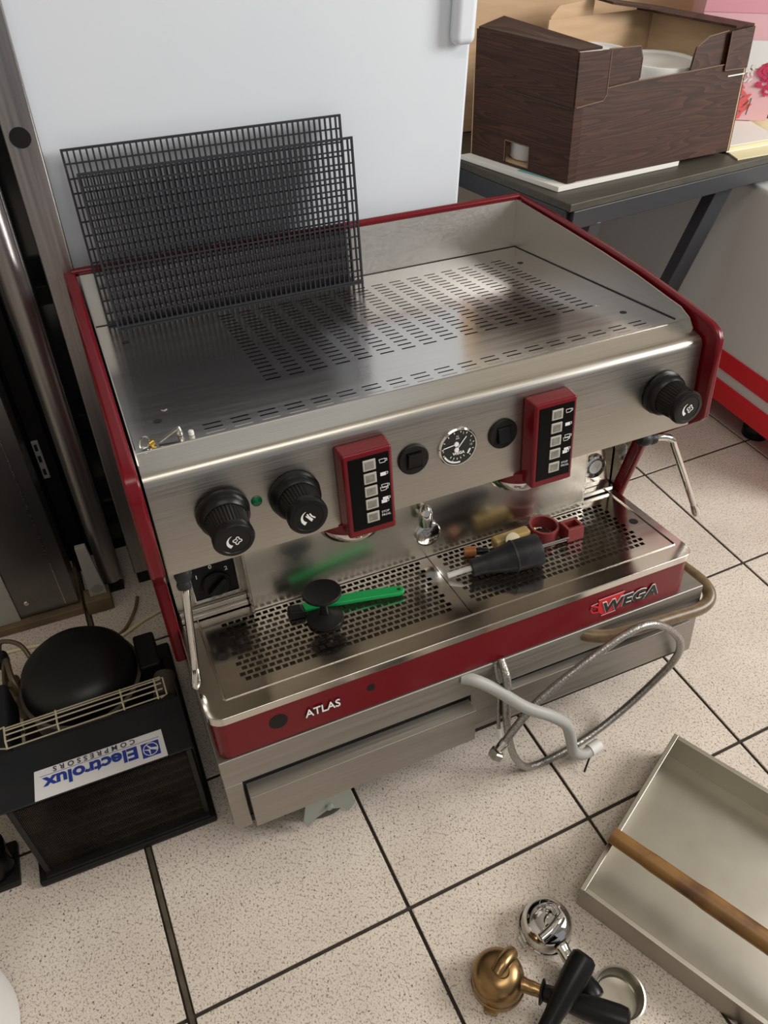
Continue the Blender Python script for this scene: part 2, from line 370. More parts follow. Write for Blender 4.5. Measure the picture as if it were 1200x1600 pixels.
def crate_wall(name, ed, prof, m, th=0.004, off=0.0, label=None):
    pts = [wallpt(*ed, s, h) for s, h in prof]
    n = (pts[1] - pts[0]).cross(pts[-1] - pts[0]).normalized()
    mb = MB().hexa([p + n * off for p in pts], [p + n * (off + th) for p in pts])
    return part(name, mb, m, cr, bevel=0.0008, seg=1, smooth=False, label=label)
front = (b_fl, b_fr, t_fl, t_fr); left = (b_bl, b_fl, t_bl, t_fl); back = (b_br, b_bl, t_br, t_bl); right = (b_fr, b_br, t_fr, t_br)
# front: low lip, tall corner posts
crate_wall('front_panel', front, [(0.01, 0), (1, 0), (1, .735), (0.70, .728), (0.18, .712), (0.165, .62), (0.03, .60)], wood_m, off=-0.004)
crate_wall('corner_flap', front, [(0.0, 0.0), (0.05, 0.0), (0.05, .60), (0.0, .6)], wood_m, off=-0.001)
crate_wall('corner_flap', front, [(0.0, .58), (0.165, .62), (0.165, .985), (0.0, 1.0)], wood_m, th=0.003, off=0.0008)
crate_wall('corner_flap', front, [(0.14, .62), (0.36, .70), (0.36, .88), (0.34, .970), (0.14, .985)], wood_m, off=-0.0088)
crate_wall('corner_flap', front, [(0.655, .70), (0.90, .70), (0.90, .99), (0.74, .965), (0.675, .90), (0.665, .82)], wood_m, off=-0.0088)
crate_wall('corner_flap', front, [(0.855, .68), (1.0, .68), (1.0, 1.0), (0.855, .985)], wood_m, th=0.003, off=0.0008)
crate_wall('edge_trim', front, [(0.89, .628), (1.0, .628), (1.0, .640), (0.89, .640)], paper, th=0.001, off=0.0005, label='pale torn paper edge')
crate_wall('crease', front, [(0.02, .545), (1.0, .585), (1.0, .600), (0.02, .575)], crease_m, th=0.0006, off=0.0002)
# left wall with hand hole (built round the opening)
lw = [[(0, 0), (0.36, 0), (0.36, 1.0), (0, 1.0)], [(0.61, 0), (1, 0), (1, 1), (0.61, 1)], [(0.36, .20), (0.61, .20), (0.61, 1), (0.36, 1)], [(0.36, 0), (0.61, 0), (0.61, .015), (0.36, .015)]]
mb = MB()
for pr in lw:
    pts = [wallpt(*left, s, h) for s, h in pr]; n = (pts[1] - pts[0]).cross(pts[-1] - pts[0]).normalized()
    mb.hexa(pts, [p - n * 0.004 for p in pts])
part('side_panel', mb, wood_m, cr, smooth=False)
crate_wall('crease', left, [(0.02, .595), (0.98, .575), (0.98, .59), (0.02, .61)], crease_m, th=0.0006, off=0.0002)
# left top flap folded over
pts = [wallpt(*left, s, 1.0) for s in (0.02, 0.99)]
inn = Vector((fd.x, fd.y, 0))
part('top_flap', MB().hexa([pts[0], pts[1], pts[1] + inn * 0.055 + Z * -0.001, pts[0] + inn * 0.055 + Z * 0.012], [p + Z * 0.004 for p in (pts[0], pts[1], pts[1] + inn * 0.055 + Z * -0.001, pts[0] + inn * 0.055 + Z * 0.012)]), wood_m, cr, smooth=False)
crate_wall('side_panel', right, [(0, 0), (1, 0), (1, 1.0), (0, 1.0)], wood_m, off=0.0)
crate_wall('liner', right, [(0, 0), (1, 0), (1, 0.99), (0, 0.99)], cardboard, off=-0.0042)
def cut_edge(ed, pts, off):
    q = [wallpt(*ed, a, b) for a, b in pts]; n = (wallpt(*ed, 1, 0) - wallpt(*ed, 0, 0)).cross(Z).normalized()
    for a, b in zip(q[:-1], q[1:]): part('cut_edge', MB().bar(a + n * off, b + n * off, 0.0012, 0.0016), cut_m, cr, smooth=False)
cut_m = mat('pale_cut_board', (0.20, 0.125, 0.08), 0.8)
cut_edge(front, [(0.012, 0.02), (0.03, 0.598), (0.150, .615), (0.172, .706), (0.36, .722), (0.655, .727), (0.855, .733)], 0.0006)
cut_edge(front, [(0.010, .60), (0.150, .62), (0.165, .66), (0.165, .985)], 0.0040)
cut_edge(front, [(0.855, .985), (0.855, .69), (0.985, .685)], 0.0040)
cut_edge(front, [(0.36, .73), (0.36, .88), (0.34, .972), (0.17, .985)], -0.0046)
cut_edge(front, [(0.664, .75), (0.675, .90), (0.74, .965), (0.855, .985)], -0.0046)
cut_edge(left, [(0.36, 0.02), (0.36, .20), (0.61, .20), (0.61, 0.02)], 0.0005)
# back wall plain board inside, brown outside, with raised corner
crate_wall('back_panel', back, [(0, 0), (1, 0), (1, .7), (0.62, .7), (0.62, 1.0), (0, 1.0)], cardboard, off=0.0)
crate_wall('back_flap', back, [(0.36, .60), (0.62, .60), (0.60, 1.02), (0.56, 1.10), (0.36, 1.13)], cardboard, off=0.006)
p0, p1 = wallpt(*back, 0.0, 1.0), wallpt(*back, 0.40, 1.13)
fwd = Vector((0.02, -0.045, -0.004))
part('top_flap', MB().hexa([p0, p1, p1 + fwd, p0 + fwd], [p + Z * 0.004 for p in (p0, p1, p1 + fwd, p0 + fwd)]), wood_m, cr, smooth=False)
pts = [wallpt(*right, s, 1.0) for s in (0.0, 1.0)]
part('top_flap', MB().hexa([pts[0], pts[1], pts[1] - inn * 0.05, pts[0] - inn * 0.05], [p + Z * 0.004 for p in (pts[0], pts[1], pts[1] - inn * 0.05, pts[0] - inn * 0.05)]), wood_m, cr, smooth=False)
fl = [b_fl, b_fr, b_br, b_bl]
part('bottom', MB().prism([tuple(q + (sum(fl, Vector((0, 0))) / 4 - q) * 0.03) for q in fl], 'z', cz, cz + 0.004), cardboard, cr, smooth=False)
# contents: white lids / plates
def lid(label, c, r, h, tilt=(0, 0)):
    mb = MB(); d = Vector((tilt[0], tilt[1], 1))
    mb.lathe(c, d, [(r * 0.90, 0), (r, 0.003), (r, h - 0.006), (r * 0.97, h), (r * 0.90, h), (r * 0.86, h - 0.004), (r * .02, h - 0.004)], 40)
    return single('plastic_tub', mb, white_plastic, label, 'tub', c, angle=50)
lb = cz + 0.005
lid('white round tub in the crate nearest its middle, behind the left corner flap', (0.982, 0.868, lb), 0.073, 0.166)
lid('white round tub in the crate under the low front lip, right one', (1.135, 0.862, lb), 0.078, 0.142)
lid('white round tub by the left wall of the crate, partly under its folded flap', (0.853, 0.846, lb), 0.034, 0.172)

# ---- cardboard carton and small carton behind the crate
bx = thing('carton', 'large plain brown cardboard carton behind the wood print crate', 'carton', (1.0, 1.13, TH))
part('body', MB().box(0.66, 1.375, 1.06, 1.20, TH + 0.001, 0.875), cardboard, bx, bevel=0.002)
part('tape', MB().box(0.66, 1.376, 1.10, 1.16, 0.8745, 0.8756), hose_brown, bx)
sx = thing('small_carton', 'small brown carton at the right edge of the large carton', 'carton', (1.44, 1.15, TH))
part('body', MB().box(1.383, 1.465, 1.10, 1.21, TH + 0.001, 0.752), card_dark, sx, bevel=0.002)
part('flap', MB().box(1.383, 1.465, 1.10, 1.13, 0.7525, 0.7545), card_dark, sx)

# ---- gift bag, books and paper at the right end of the table
pp = single('paper_sheet', MB().prism([(1.262, 0.715), (1.39, 0.72), (1.56, 0.83), (1.60, 0.96), (1.33, 0.98)], 'z', TH + 0.0005, TH + 0.003), cream, 'cream paper sheet lying at the right end of the table under a book', 'paper', (1.4, 0.85, TH + 0.0005))
bk = thing('book', 'thin white covered book lying right of the crate', 'book', (1.36, 0.82, TH + 0.0035))
kp = [(1.265, 0.752), (1.40, 0.757), (1.43, 0.885), (1.30, 0.93)]
part('pages', MB().prism([(x + (1.34 - x) * .03, y + (.83 - y) * .03) for x, y in kp], 'z', TH + 0.0055, TH + 0.0145), cream, bk)
for z0 in (TH + 0.0035, TH + 0.0145): part('cover', MB().prism(kp, 'z', z0, z0 + 0.002), paper, bk)
gb = thing('gift_bag', 'pink gift bag printed with red flowers, standing right of the wood print crate', 'gift bag', (1.42, 0.9, TH + 0.004))
g0, g1 = Vector((1.285, 0.935, 0)), Vector((1.452, 0.848, 0))
g2, g3 = g1 + Vector((0.045, 0.085, 0)), g0 + Vector((0.045, 0.085, 0))
gz0, gz1 = TH + 0.018, 0.93
part('body', MB().hexa([q + Z * gz0 for q in (g0, g1, g2, g3)], [q + Z * gz1 for q in (g0, g1, g2, g3)]), pink_pale, gb, bevel=0.001)
gu = (g1 - g0).normalized(); gn = Vector((gu.y, -gu.x, 0)); go = g0 + Z * gz0
part('band', MB().hexa([g0 + gn * .001 + Z * 0.815, g1 + gn * .001 + Z * 0.815, g1 + Z * 0.815, g0 + Z * 0.815], [g0 + gn * .001 + Z * 0.93, g1 + gn * .001 + Z * 0.93, g1 + Z * 0.93, g0 + Z * 0.93]), pink, gb)
mb = MB(); mb.ribbon([(0.095, 0.125), (0.167, 0.125)], 0.05, go, gu, Z, gn, 0.0015); part('white_patch', mb, print_white, gb)
rnd = random.Random(3)
def flower(cx, cy, r, m, k):
    mb = MB()
    for q in range(k):
        a = rnd.uniform(0, 6.28); rr = rnd.uniform(0.2, 1) * r; c = (cx + math.cos(a) * rr, cy + math.sin(a) * rr); b = rnd.uniform(0, 6.28); l = r * 0.35
        mb.ribbon([(c[0] - math.cos(b) * l, c[1] - math.sin(b) * l), c, (c[0] + math.cos(b + .5) * l, c[1] + math.sin(b + .5) * l)], [0.002, r * 0.3, 0.002], go, gu, Z, gn, 0.002 + q * 0.00004)
    part('flower_print', mb, m, gb, smooth=False)
flower(0.105, 0.035, 0.034, coral, 44); flower(0.165, 0.088, 0.026, magenta, 40); flower(0.172, 0.062, 0.014, magenta, 18); flower(0.12, 0.092, 0.016, paper, 14)
mb = MB()
for s in ([(0.075, 0.125), (0.085, 0.14), (0.097, 0.155)], [(0.10, 0.065), (0.108, 0.09), (0.098, 0.11)], [(0.13, 0.03), (0.142, 0.045), (0.14, 0.012)]):
    mb.ribbon(s, 0.0022, go, gu, Z, gn, 0.0042)
o = part('stem_print', mb, dark_print, gb); o['kind'] = 'stuff'
db = thing('printed_box', 'dark green printed box at the far right end of the table', 'box', (1.54, 0.93, TH + 0.004))
part('body', MB().box(1.512, 1.60, 0.90, 0.95, TH + 0.0035, 0.66), dark_print, db, bevel=0.001)
part('band', MB().box(1.511, 1.601, 0.899, 0.951, 0.625, 0.635), cream, db)

# ================================================================== STAND UNDER THE MACHINE (leans back with it)
def wm(p): return RM.transposed() @ Vector(p)        # world point -> machine frame
Z0, Z1 = 0.2606, 0.3327
stand = thing('drawer_stand', 'low stainless steel stand with two drawers and casters beneath the red coffee machine', 'stand', (0.365, 0.25, 0.12), RM)
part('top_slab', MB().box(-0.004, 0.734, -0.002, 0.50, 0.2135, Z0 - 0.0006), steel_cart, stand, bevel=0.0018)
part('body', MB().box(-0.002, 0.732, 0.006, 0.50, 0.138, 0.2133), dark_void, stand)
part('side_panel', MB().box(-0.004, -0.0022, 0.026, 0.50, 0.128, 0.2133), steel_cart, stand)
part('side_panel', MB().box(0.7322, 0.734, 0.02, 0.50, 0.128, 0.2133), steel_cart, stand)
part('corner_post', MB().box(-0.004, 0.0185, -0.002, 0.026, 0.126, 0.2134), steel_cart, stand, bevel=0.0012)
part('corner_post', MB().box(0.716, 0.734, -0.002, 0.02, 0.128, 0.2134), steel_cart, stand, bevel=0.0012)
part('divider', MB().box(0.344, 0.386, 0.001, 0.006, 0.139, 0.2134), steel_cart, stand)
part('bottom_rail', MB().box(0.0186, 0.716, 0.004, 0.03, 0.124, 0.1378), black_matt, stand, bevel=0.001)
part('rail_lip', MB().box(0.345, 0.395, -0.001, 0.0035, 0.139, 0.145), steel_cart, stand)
def drawer(x0, x1, zt, yf, zl, zb):
    prof = [(0.004, zt), (yf, zl), (yf - 0.0012, zl - 0.003), (yf + 0.0008, zl - 0.004), (yf + 0.0008, zb), (0.002, zb), (0.002, zt - 0.006), (0.004, zt - 0.006)]
    d = part('drawer', MB().prism(prof, 'x', x0, x1), steel_cart, stand, bevel=0.0008)
    part('front_lip', MB().bar((x0, yf - 0.0006, zl - 0.0012), (x1, yf - 0.0006, zl - 0.0012), 0.0022, 0.003), steel_cart, d, bevel=0.0007)
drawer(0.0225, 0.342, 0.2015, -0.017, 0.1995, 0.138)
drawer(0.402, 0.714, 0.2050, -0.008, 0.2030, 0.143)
def caster(x, y, top):
    c = part('caster_bracket', MB().prism([tuple(q) for q in ((x - 0.030, top), (x + 0.030, top), (x + 0.040, 0.030), (x + 0.030, 0.012), (x + 0.020, 0.030), (x, 0.042), (x - 0.020, 0.030), (x - 0.034, 0.010), (x - 0.040, 0.030))], 'y', y - 0.022, y - 0.019), caster_grey, stand, bevel=0.0008)
    g = MB().prism([tuple(q) for q in ((x - 0.030, top), (x + 0.030, top), (x + 0.036, 0.03), (x - 0.036, 0.03))], 'y', y + 0.019, y + 0.022)
    h = MB().box(x - 0.030, x + 0.030, y - 0.022, y + 0.022, top - 0.004, top)
    wl = MB().lathe((x, y - 0.014, 0.0305), Y, [(0.022, 0), (0.029, 0.002), (0.030, 0.006), (0.030, 0.022), (0.029, 0.026), (0.022, 0.028)], 28)
    bo = MB().lathe((x, y - 0.027, 0.052), Y, [(0.004, 0), (0.0065, 0.002), (0.0065, 0.005)], 10)
    for nm, q, m in (('bracket_plate', g, caster_grey), ('mounting_plate', h, caster_grey), ('wheel', wl, black_plastic), ('axle_bolt', bo, caster_grey)): 
        q.v = [tuple(wm(v)) for v in q.v]; part(nm, q, m, c)
    me = c.data
    base = ORG[stand.name][0]
    for v in me.vertices: v.co = wm(v.co + base) - base
caster(0.128, 0.060, 0.112); caster(0.565, 0.105, 0.116)
for fx in (0.06, 0.67):
    q = MB().cyl((fx, 0.47, 0.0), (fx, 0.47, 0.062), 0.016); q.v = [tuple(wm(v)) for v in q.v]; part('rear_foot', q, black_plastic, stand)

# ================================================================== ESPRESSO MACHINE
em = thing('espresso_machine', 'two group espresso machine in brushed steel and dark red, on the steel drawer stand', 'coffee machine', (0.35, 0.25, Z0), RM)
def rrect(x0, x1, y0, y1, rf, rb, n=6):
    P = []
    for cx, cy, r, a in ((x0 + rf, y0 + rf, rf, 180), (x1 - rf, y0 + rf, rf, 270), (x1 - rb, y1 - rb, rb, 0), (x0 + rb, y1 - rb, rb, 90)):
        P += [(cx + r * math.cos(math.radians(a + 90 * k / n)), cy + r * math.sin(math.radians(a + 90 * k / n))) for k in range(n + 1)]
    return P
def ring(mb, O, I, z0, z1, zi=None):
    n = len(O); zi = z1 if zi is None else zi
    vs = [(x, y, z0) for x, y in O] + [(x, y, z1) for x, y in O] + [(x, y, zi) for x, y in I] + [(x, y, z0) for x, y in I]
    return mb.add(vs, [tuple((a * n + i, a * n + (i + 1) % n, ((a + 1) % 4) * n + (i + 1) % n, ((a + 1) % 4) * n + i)) for a in range(4) for i in range(n)])
fp = part('front_panel', MB().prism(rrect(0.0, 0.70, 0.0, 0.30, 0.016, 0.004), 'z', Z0, 0.3215), red, em, bevel=0.002)
part('panel_lip', MB().prism(rrect(-0.0012, 0.7012, -0.0012, 0.20, 0.016, 0.004), 'z', 0.3180, 0.3217), red, fp, bevel=0.0012)
mb = MB(); ring(mb, rrect(-0.003, 0.7045, -0.003, 0.2066, 0.020, 0.002), rrect(0.0235, 0.6915, 0.0245, 0.2040, 0.003, 0.003), 0.3218, 0.3335)
rim = part('tray_rim', mb, steel_mirror, em, bevel=0.004, seg=3)
mb = MB(); ring(mb, rrect(0.0232, 0.6918, 0.0242, 0.2043, 0.003, 0.003), rrect(0.0250, 0.6900, 0.0260, 0.2025, 0.003, 0.003), 0.3218, 0.3350)
part('tray_bead', mb, steel_mirror, rim, bevel=0.0006)
part('tray_basin', MB().box(0.0236, 0.6914, 0.0246, 0.2039, 0.3190, 0.3224), mat('darkened_basin_steel', (0.13, 0.115, 0.09), 0.4, 0.8), em)  # basin steel coloured darker so the grid holes above read as shaded
def perforate(mb, x0, x1, y0, y1, z0, z1, rows):
    """plate with real openings: solid strips between the rows, bridges inside them"""
    y = y0
    for ya, yb, holes in rows:
        mb.box(x0, x1, y, ya, z0, z1); x = x0
        for a, b in holes: mb.box(x, a, ya, yb, z0, z1); x = b
        mb.box(x, x1, ya, yb, z0, z1); y = yb
    return mb.box(x0, x1, y, y1, z0, z1)
def drip(x0, x1, xa, xb, hx):
    rows = []; n = 12; p = (0.1625 - 0.0435) / n; ph = (xb - xa) / 31
    for k in range(n):
        ya = 0.0435 + k * p + 0.0019; off = 0 if k % 2 else ph / 2
        rows.append((ya, ya + p - 0.0038, [(xa + off + q * ph + 0.0013, xa + off + (q + 1) * ph - 0.0013) for q in range(31 if k % 2 else 30)]))
    g = part('drip_grid', perforate(MB(), x0, x1, 0.0265, 0.2020, 0.3316, 0.3328, rows), steel_mirror, em, smooth=False)
    part('finger_hole', MB().disc((hx, 0.0992, 0.3328), Z, 0.0068, th=0.0003), dark_void, g)
drip(0.0255, 0.3592, 0.0500, 0.3455, 0.0399); drip(0.3604, 0.6895, 0.3720, 0.6600, 0.6750)
# lower back: polished splash plate, switch bay on the left, gauge bay on the right
part('rear_body', MB().box(0.003, 0.700, 0.2125, 0.506, 0.3216, 0.6395), steel, em)
SY = 0.165
part('splash_plate', MB().box(0.0995, 0.6285, SY, SY + 0.0018, 0.3337, 0.5118), splash_steel, em, bevel=0.0006)
part('splash_flange', MB().box(0.0965, 0.0994, SY - 0.002, 0.2035, 0.3337, 0.5118), steel_mirror, em, bevel=0.0008)
part('splash_flange', MB().box(0.6286, 0.6305, SY, 0.2035, 0.3337, 0.5118), steel, em)
BY = 0.1925
bay = part('switch_bay', MB().box(0.003, 0.0964, BY, BY + 0.002, 0.3337, 0.5118), steel_panel, em)
part('bay_sill', MB().box(0.003, 0.0964, BY - 0.012, BY - 0.0001, 0.3345, 0.3420), steel_mirror, bay, bevel=0.0015)
part('bay_sill', MB().box(0.003, 0.0964, BY - 0.007, BY - 0.0001, 0.3421, 0.3500), steel_mirror, bay, bevel=0.0015)
mb = MB()
for q in ((0.0255, 0.0925, 0.3560, 0.3605), (0.0255, 0.0925, 0.4235, 0.4270), (0.0255, 0.0295, 0.3560, 0.427), (0.0885, 0.0925, 0.3560, 0.427)): mb.box(q[0], q[1], BY - 0.0048, BY - 0.0001, q[2], q[3])
part('switch_frame', mb, steel_mirror, bay, bevel=0.0008)
part('switch_plate', MB().box(0.0296, 0.0884, BY - 0.003, BY - 0.0001, 0.3606, 0.4234), black_matt, bay, bevel=0.001)
kb = MB().lathe((0.0600, BY - 0.0031, 0.3800), -Y, [(0.0195, 0), (0.0195, 0.003), (0.017, 0.005)], 30)
part('rotary_base', kb, black_plastic, bay)
part('rotary_knob', MB().bar((0.0480, BY - 0.011, 0.3700), (0.0720, BY - 0.011, 0.3900), 0.007, 0.009, up=(0, 1, 0)), black_plastic, bay, bevel=0.002)
for ch_, q in (('0', (0.0545, 0.4065)), ('1', (0.0345, 0.3960)), ('2', (0.0745, 0.3975))): part('switch_number', text(MB(), ch_, 0.0088, (q[0], BY - 0.0031, q[1]), X, Z, -Y, bold=0.0002), print_white, bay)
GX, GY, GZ = 0.6665, 0.1950, 0.3830
gb2 = part('gauge_bay', MB().box(0.6306, 0.7000, GY, GY + 0.002, 0.3337, 0.5118), steel_mirror, em)
part('bay_sill', MB().box(0.6306, 0.7000, GY - 0.012, GY - 0.0001, 0.3345, 0.3430), steel_mirror, gb2, bevel=0.0015)
part('boiler_gauge', MB().lathe((GX, GY - 0.0001, GZ), -Y, [(0.0200, 0), (0.0195, 0.005), (0.0160, 0.0065), (0.0155, 0.004)], 32, cap=False), chrome, gb2)
part('gauge_face', MB().disc((GX, GY - 0.0045, GZ), -Y, 0.0158), print_black, gb2)
part('gauge_dial', MB().disc((GX, GY - 0.0048, GZ), -Y, 0.0118), gauge_glass_white, gb2)
mb = MB()
for k in range(9):
    a = math.radians(20 + 40 * k); mb.ribbon([(math.cos(a) * 0.0132, math.sin(a) * 0.0132), (math.cos(a) * 0.0150, math.sin(a) * 0.0150)], 0.0012, (GX, GY - 0.0048, GZ), X, Z, -Y, 0.0003)
mb.ribbon([(-0.007, -0.003), (-0.002, 0.003), (0.003, -0.003), (0.007, 0.004)], 0.0007, (GX, GY - 0.0048, GZ), X, Z, -Y, 0.0003)
part('gauge_marks', mb, caster_grey, gb2)
part('side_liner', MB().prism([(0.2110, 0.5115), (0.104, 0.5115), (0.154, 0.445), (0.190, 0.3360), (0.2110, 0.3360)], 'x', 0.7022, 0.7058), steel_mirror, em, bevel=0.0005)
part('port_plug', MB().lathe((0.7021, 0.1800, 0.4150), -X, [(0.0150, 0), (0.0145, 0.0015), (0.001, 0.002)], 28), steel, em)
# upper housing: brushed front with rolled top edge
prof = [(0.0547, 0.5120), (0.0547, 0.6240)] + [(0.0547 + 0.0135 * (1 - math.cos(math.radians(a))), 0.6240 + 0.0135 * math.sin(math.radians(a))) for a in range(10, 81, 10)] + [(0.0685, 0.6382), (0.1050, 0.6438), (0.1050, 0.6390), (0.2115, 0.6390), (0.2115, 0.5120)]
house = part('front_housing', MB().prism(prof, 'x', 0.0015, 0.7030), steel_panel, em, angle=25)
part('side_gap_shade', MB().box(0.7031, 0.7060, 0.066, 0.20, 0.516, 0.634), black_matt, em)  # black strip stands in for the dark gap beside the right side panel
# cup shelf
rows = []
for k in range(3):
    y = 0.0995 + 0.0102 * k + 0.0035
    rows.append((y, y + 0.0026, [(0.0790 + 0.0312 * q, 0.0790 + 0.0312 * q + 0.0205) for q in range(19)]))
for k in range(20):
    y = 0.2010 + 0.01305 * k
    rows.append((y, y + 0.0034, [(0.1728 + 0.02996 * q, 0.1728 + 0.02996 * q + 0.0192) for q in range(16)]))
shelf = part('cup_shelf', perforate(MB(), 0.0030, 0.7000, 0.0985, 0.5070, 0.6424, 0.6438, rows), steel_top, em, smooth=False)
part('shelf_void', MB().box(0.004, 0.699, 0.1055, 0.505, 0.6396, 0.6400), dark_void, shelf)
for x, y in ((0.0365, 0.1606), (0.660, 0.1606), (0.0365, 0.4227), (0.660, 0.4227)): part('shelf_hole', MB().disc((x, y, 0.6438), Z, 0.0048, th=0.0003), dark_void, shelf)
for x, y in ((0.048, 0.186), (0.648, 0.20)): part('rivet', MB().lathe((x, y, 0.6438), Z, [(0.004, 0), (0.003, 0.001)], 14), steel_top, shelf)
part('shelf_back', MB().box(0.003, 0.700, 0.507, 0.5085, 0.640, 0.7190), steel_side, em)
part('wall_seam', MB().box(0.0032, 0.6998, 0.5056, 0.5069, 0.6439, 0.6446), dark_void, em)
for xa, xb in ((0.0030, 0.0042), (0.6988, 0.7000)): part('wall_seam', MB().box(xa, xb, 0.106, 0.5055, 0.6439, 0.6446), dark_void, em)
TOP = [(0.520, 0.7256), (0.44, 0.718), (0.36, 0.7085), (0.27, 0.697), (0.19, 0.685), (0.12, 0.6715), (0.070, 0.6605)]
for xa, xb in ((0.0015, 0.0029), (0.7001, 0.7015)):
    part('shelf_side', MB().prism([(0.074, 0.6375), (0.507, 0.640)] + [(min(y, 0.507), z - 0.0055) for y, z in TOP[:-1]] + [(0.100, 0.6625), (0.082, 0.6535), (0.073, 0.6420)], 'x', xa, xb), steel_side, em)
sp = TOP + [(0.050, 0.6545), (0.038, 0.648), (0.0325, 0.637), (0.0325, 0.620), (0.0335, 0.530), (0.040, 0.522), (0.128, 0.4530), (0.137, 0.440), (0.172, 0.335), (0.192, 0.2612), (0.240, 0.2612), (0.240, 0.300), (0.520, 0.300)]
for xa, xb in ((-0.0175, -0.0015), (0.7062, 0.7172)):
    part('side_panel', MB().prism(sp, 'x', xa, xb), red, em, bevel=0.0045, seg=4)
part('back_rail', MB().tube([(-0.006, 0.5135, 0.7225), (0.707, 0.5135, 0.7225)], 0.0058, 12, 1), red, em)
# knobs
def knob(x, z, drop, icon):
    f = -Y; c = Vector((x, 0.0546, z)); d = Vector((0, -1, -drop / 0.045)).normalized()
    k = part('knob', MB().lathe(c, d, [(0.0265, 0), (0.0290, 0.0015), (0.0292, 0.005), (0.0270, 0.0065), (0.0265, 0.009), (0.0278, 0.0105), (0.0272, 0.014), (0.0235, 0.018)], 44), black_plastic, em)
    mb = MB(); u, v, dd = basis(d); n = 36; vs = []
    for h, r in ((0.016, 0.0232), (0.042, 0.0208)):
        for q in range(n * 2):
            a = math.pi * q / n; rr = r if q % 2 else r - 0.0011; vs.append(c + dd * h + (u * math.cos(a) + v * math.sin(a)) * rr)
    m2 = n * 2; mb.add(vs, [(q, (q + 1) % m2, m2 + (q + 1) % m2, m2 + q) for q in range(m2)])
    part('grip', mb, black_matt, k, smooth=False)
    part('cap', MB().lathe(c, d, [(0.0200, 0.0405), (0.0222, 0.0420), (0.0224, 0.0480), (0.0205, 0.0510), (0.0165, 0.0515), (0.0160, 0.0508), (0.001, 0.0508)], 44), black_plastic, k)
    o = c + d * 0.0508; ux = X; uy = (Z - d * Z.dot(d)).normalized()
    mb = MB(); L = 0.0005
    arc = [(0.0005 + 0.0082 * math.cos(math.radians(a)), 0.0082 * math.sin(math.radians(a))) for a in range(238, 98, -14)]
    mb.ribbon(arc, [0.0042 - 0.0037 * i / (len(arc) - 1) for i in range(len(arc))], o, ux, uy, d, L)
    if icon == 'steam':
        cl_ = []
        for a in range(0, 361, 12):
            r_ = 0.0041 + 0.0011 * math.cos(math.radians(4 * a + 40)); cl_.append((0.0026 + r_ * math.cos(math.radians(a)) * 0.9, -0.0002 + r_ * math.sin(math.radians(a))))
        mb.ribbon(cl_, 0.0012, o, ux, uy, d, L)
        mb.ribbon([(0.0012, -0.0015), (0.0028, 0.0004), (0.0018, 0.0018)], 0.0009, o, ux, uy, d, L)
    else:
        for sh in (0, 0.0030): mb.ribbon([(-0.0015 + sh, 0.0045), (0.0002 + sh, 0.0008), (0.0040 + sh, -0.0042 + sh * .6)], 0.0016, o, ux, uy, d, L)
        mb.ribbon([(-0.0030, 0.0026), (0.0005, -0.0022), (0.0030, -0.0056)], 0.0014, o, ux, uy, d, L)
    part('steam_symbol' if icon == 'steam' else 'water_symbol', mb, print_white, k)
knob(0.0722, 0.5765, 0.007, 'steam'); knob(0.1522, 0.5728, 0.0005, 'water'); knob(0.6475, 0.5743, 0.002, 'steam')
part('indicator_lens', MB().lathe((0.1102, 0.0546, 0.5759), -Y, [(0.0062, 0), (0.006, 0.0012), (0.0045, 0.0024), (0.001, 0.003)], 22), green_led, em)
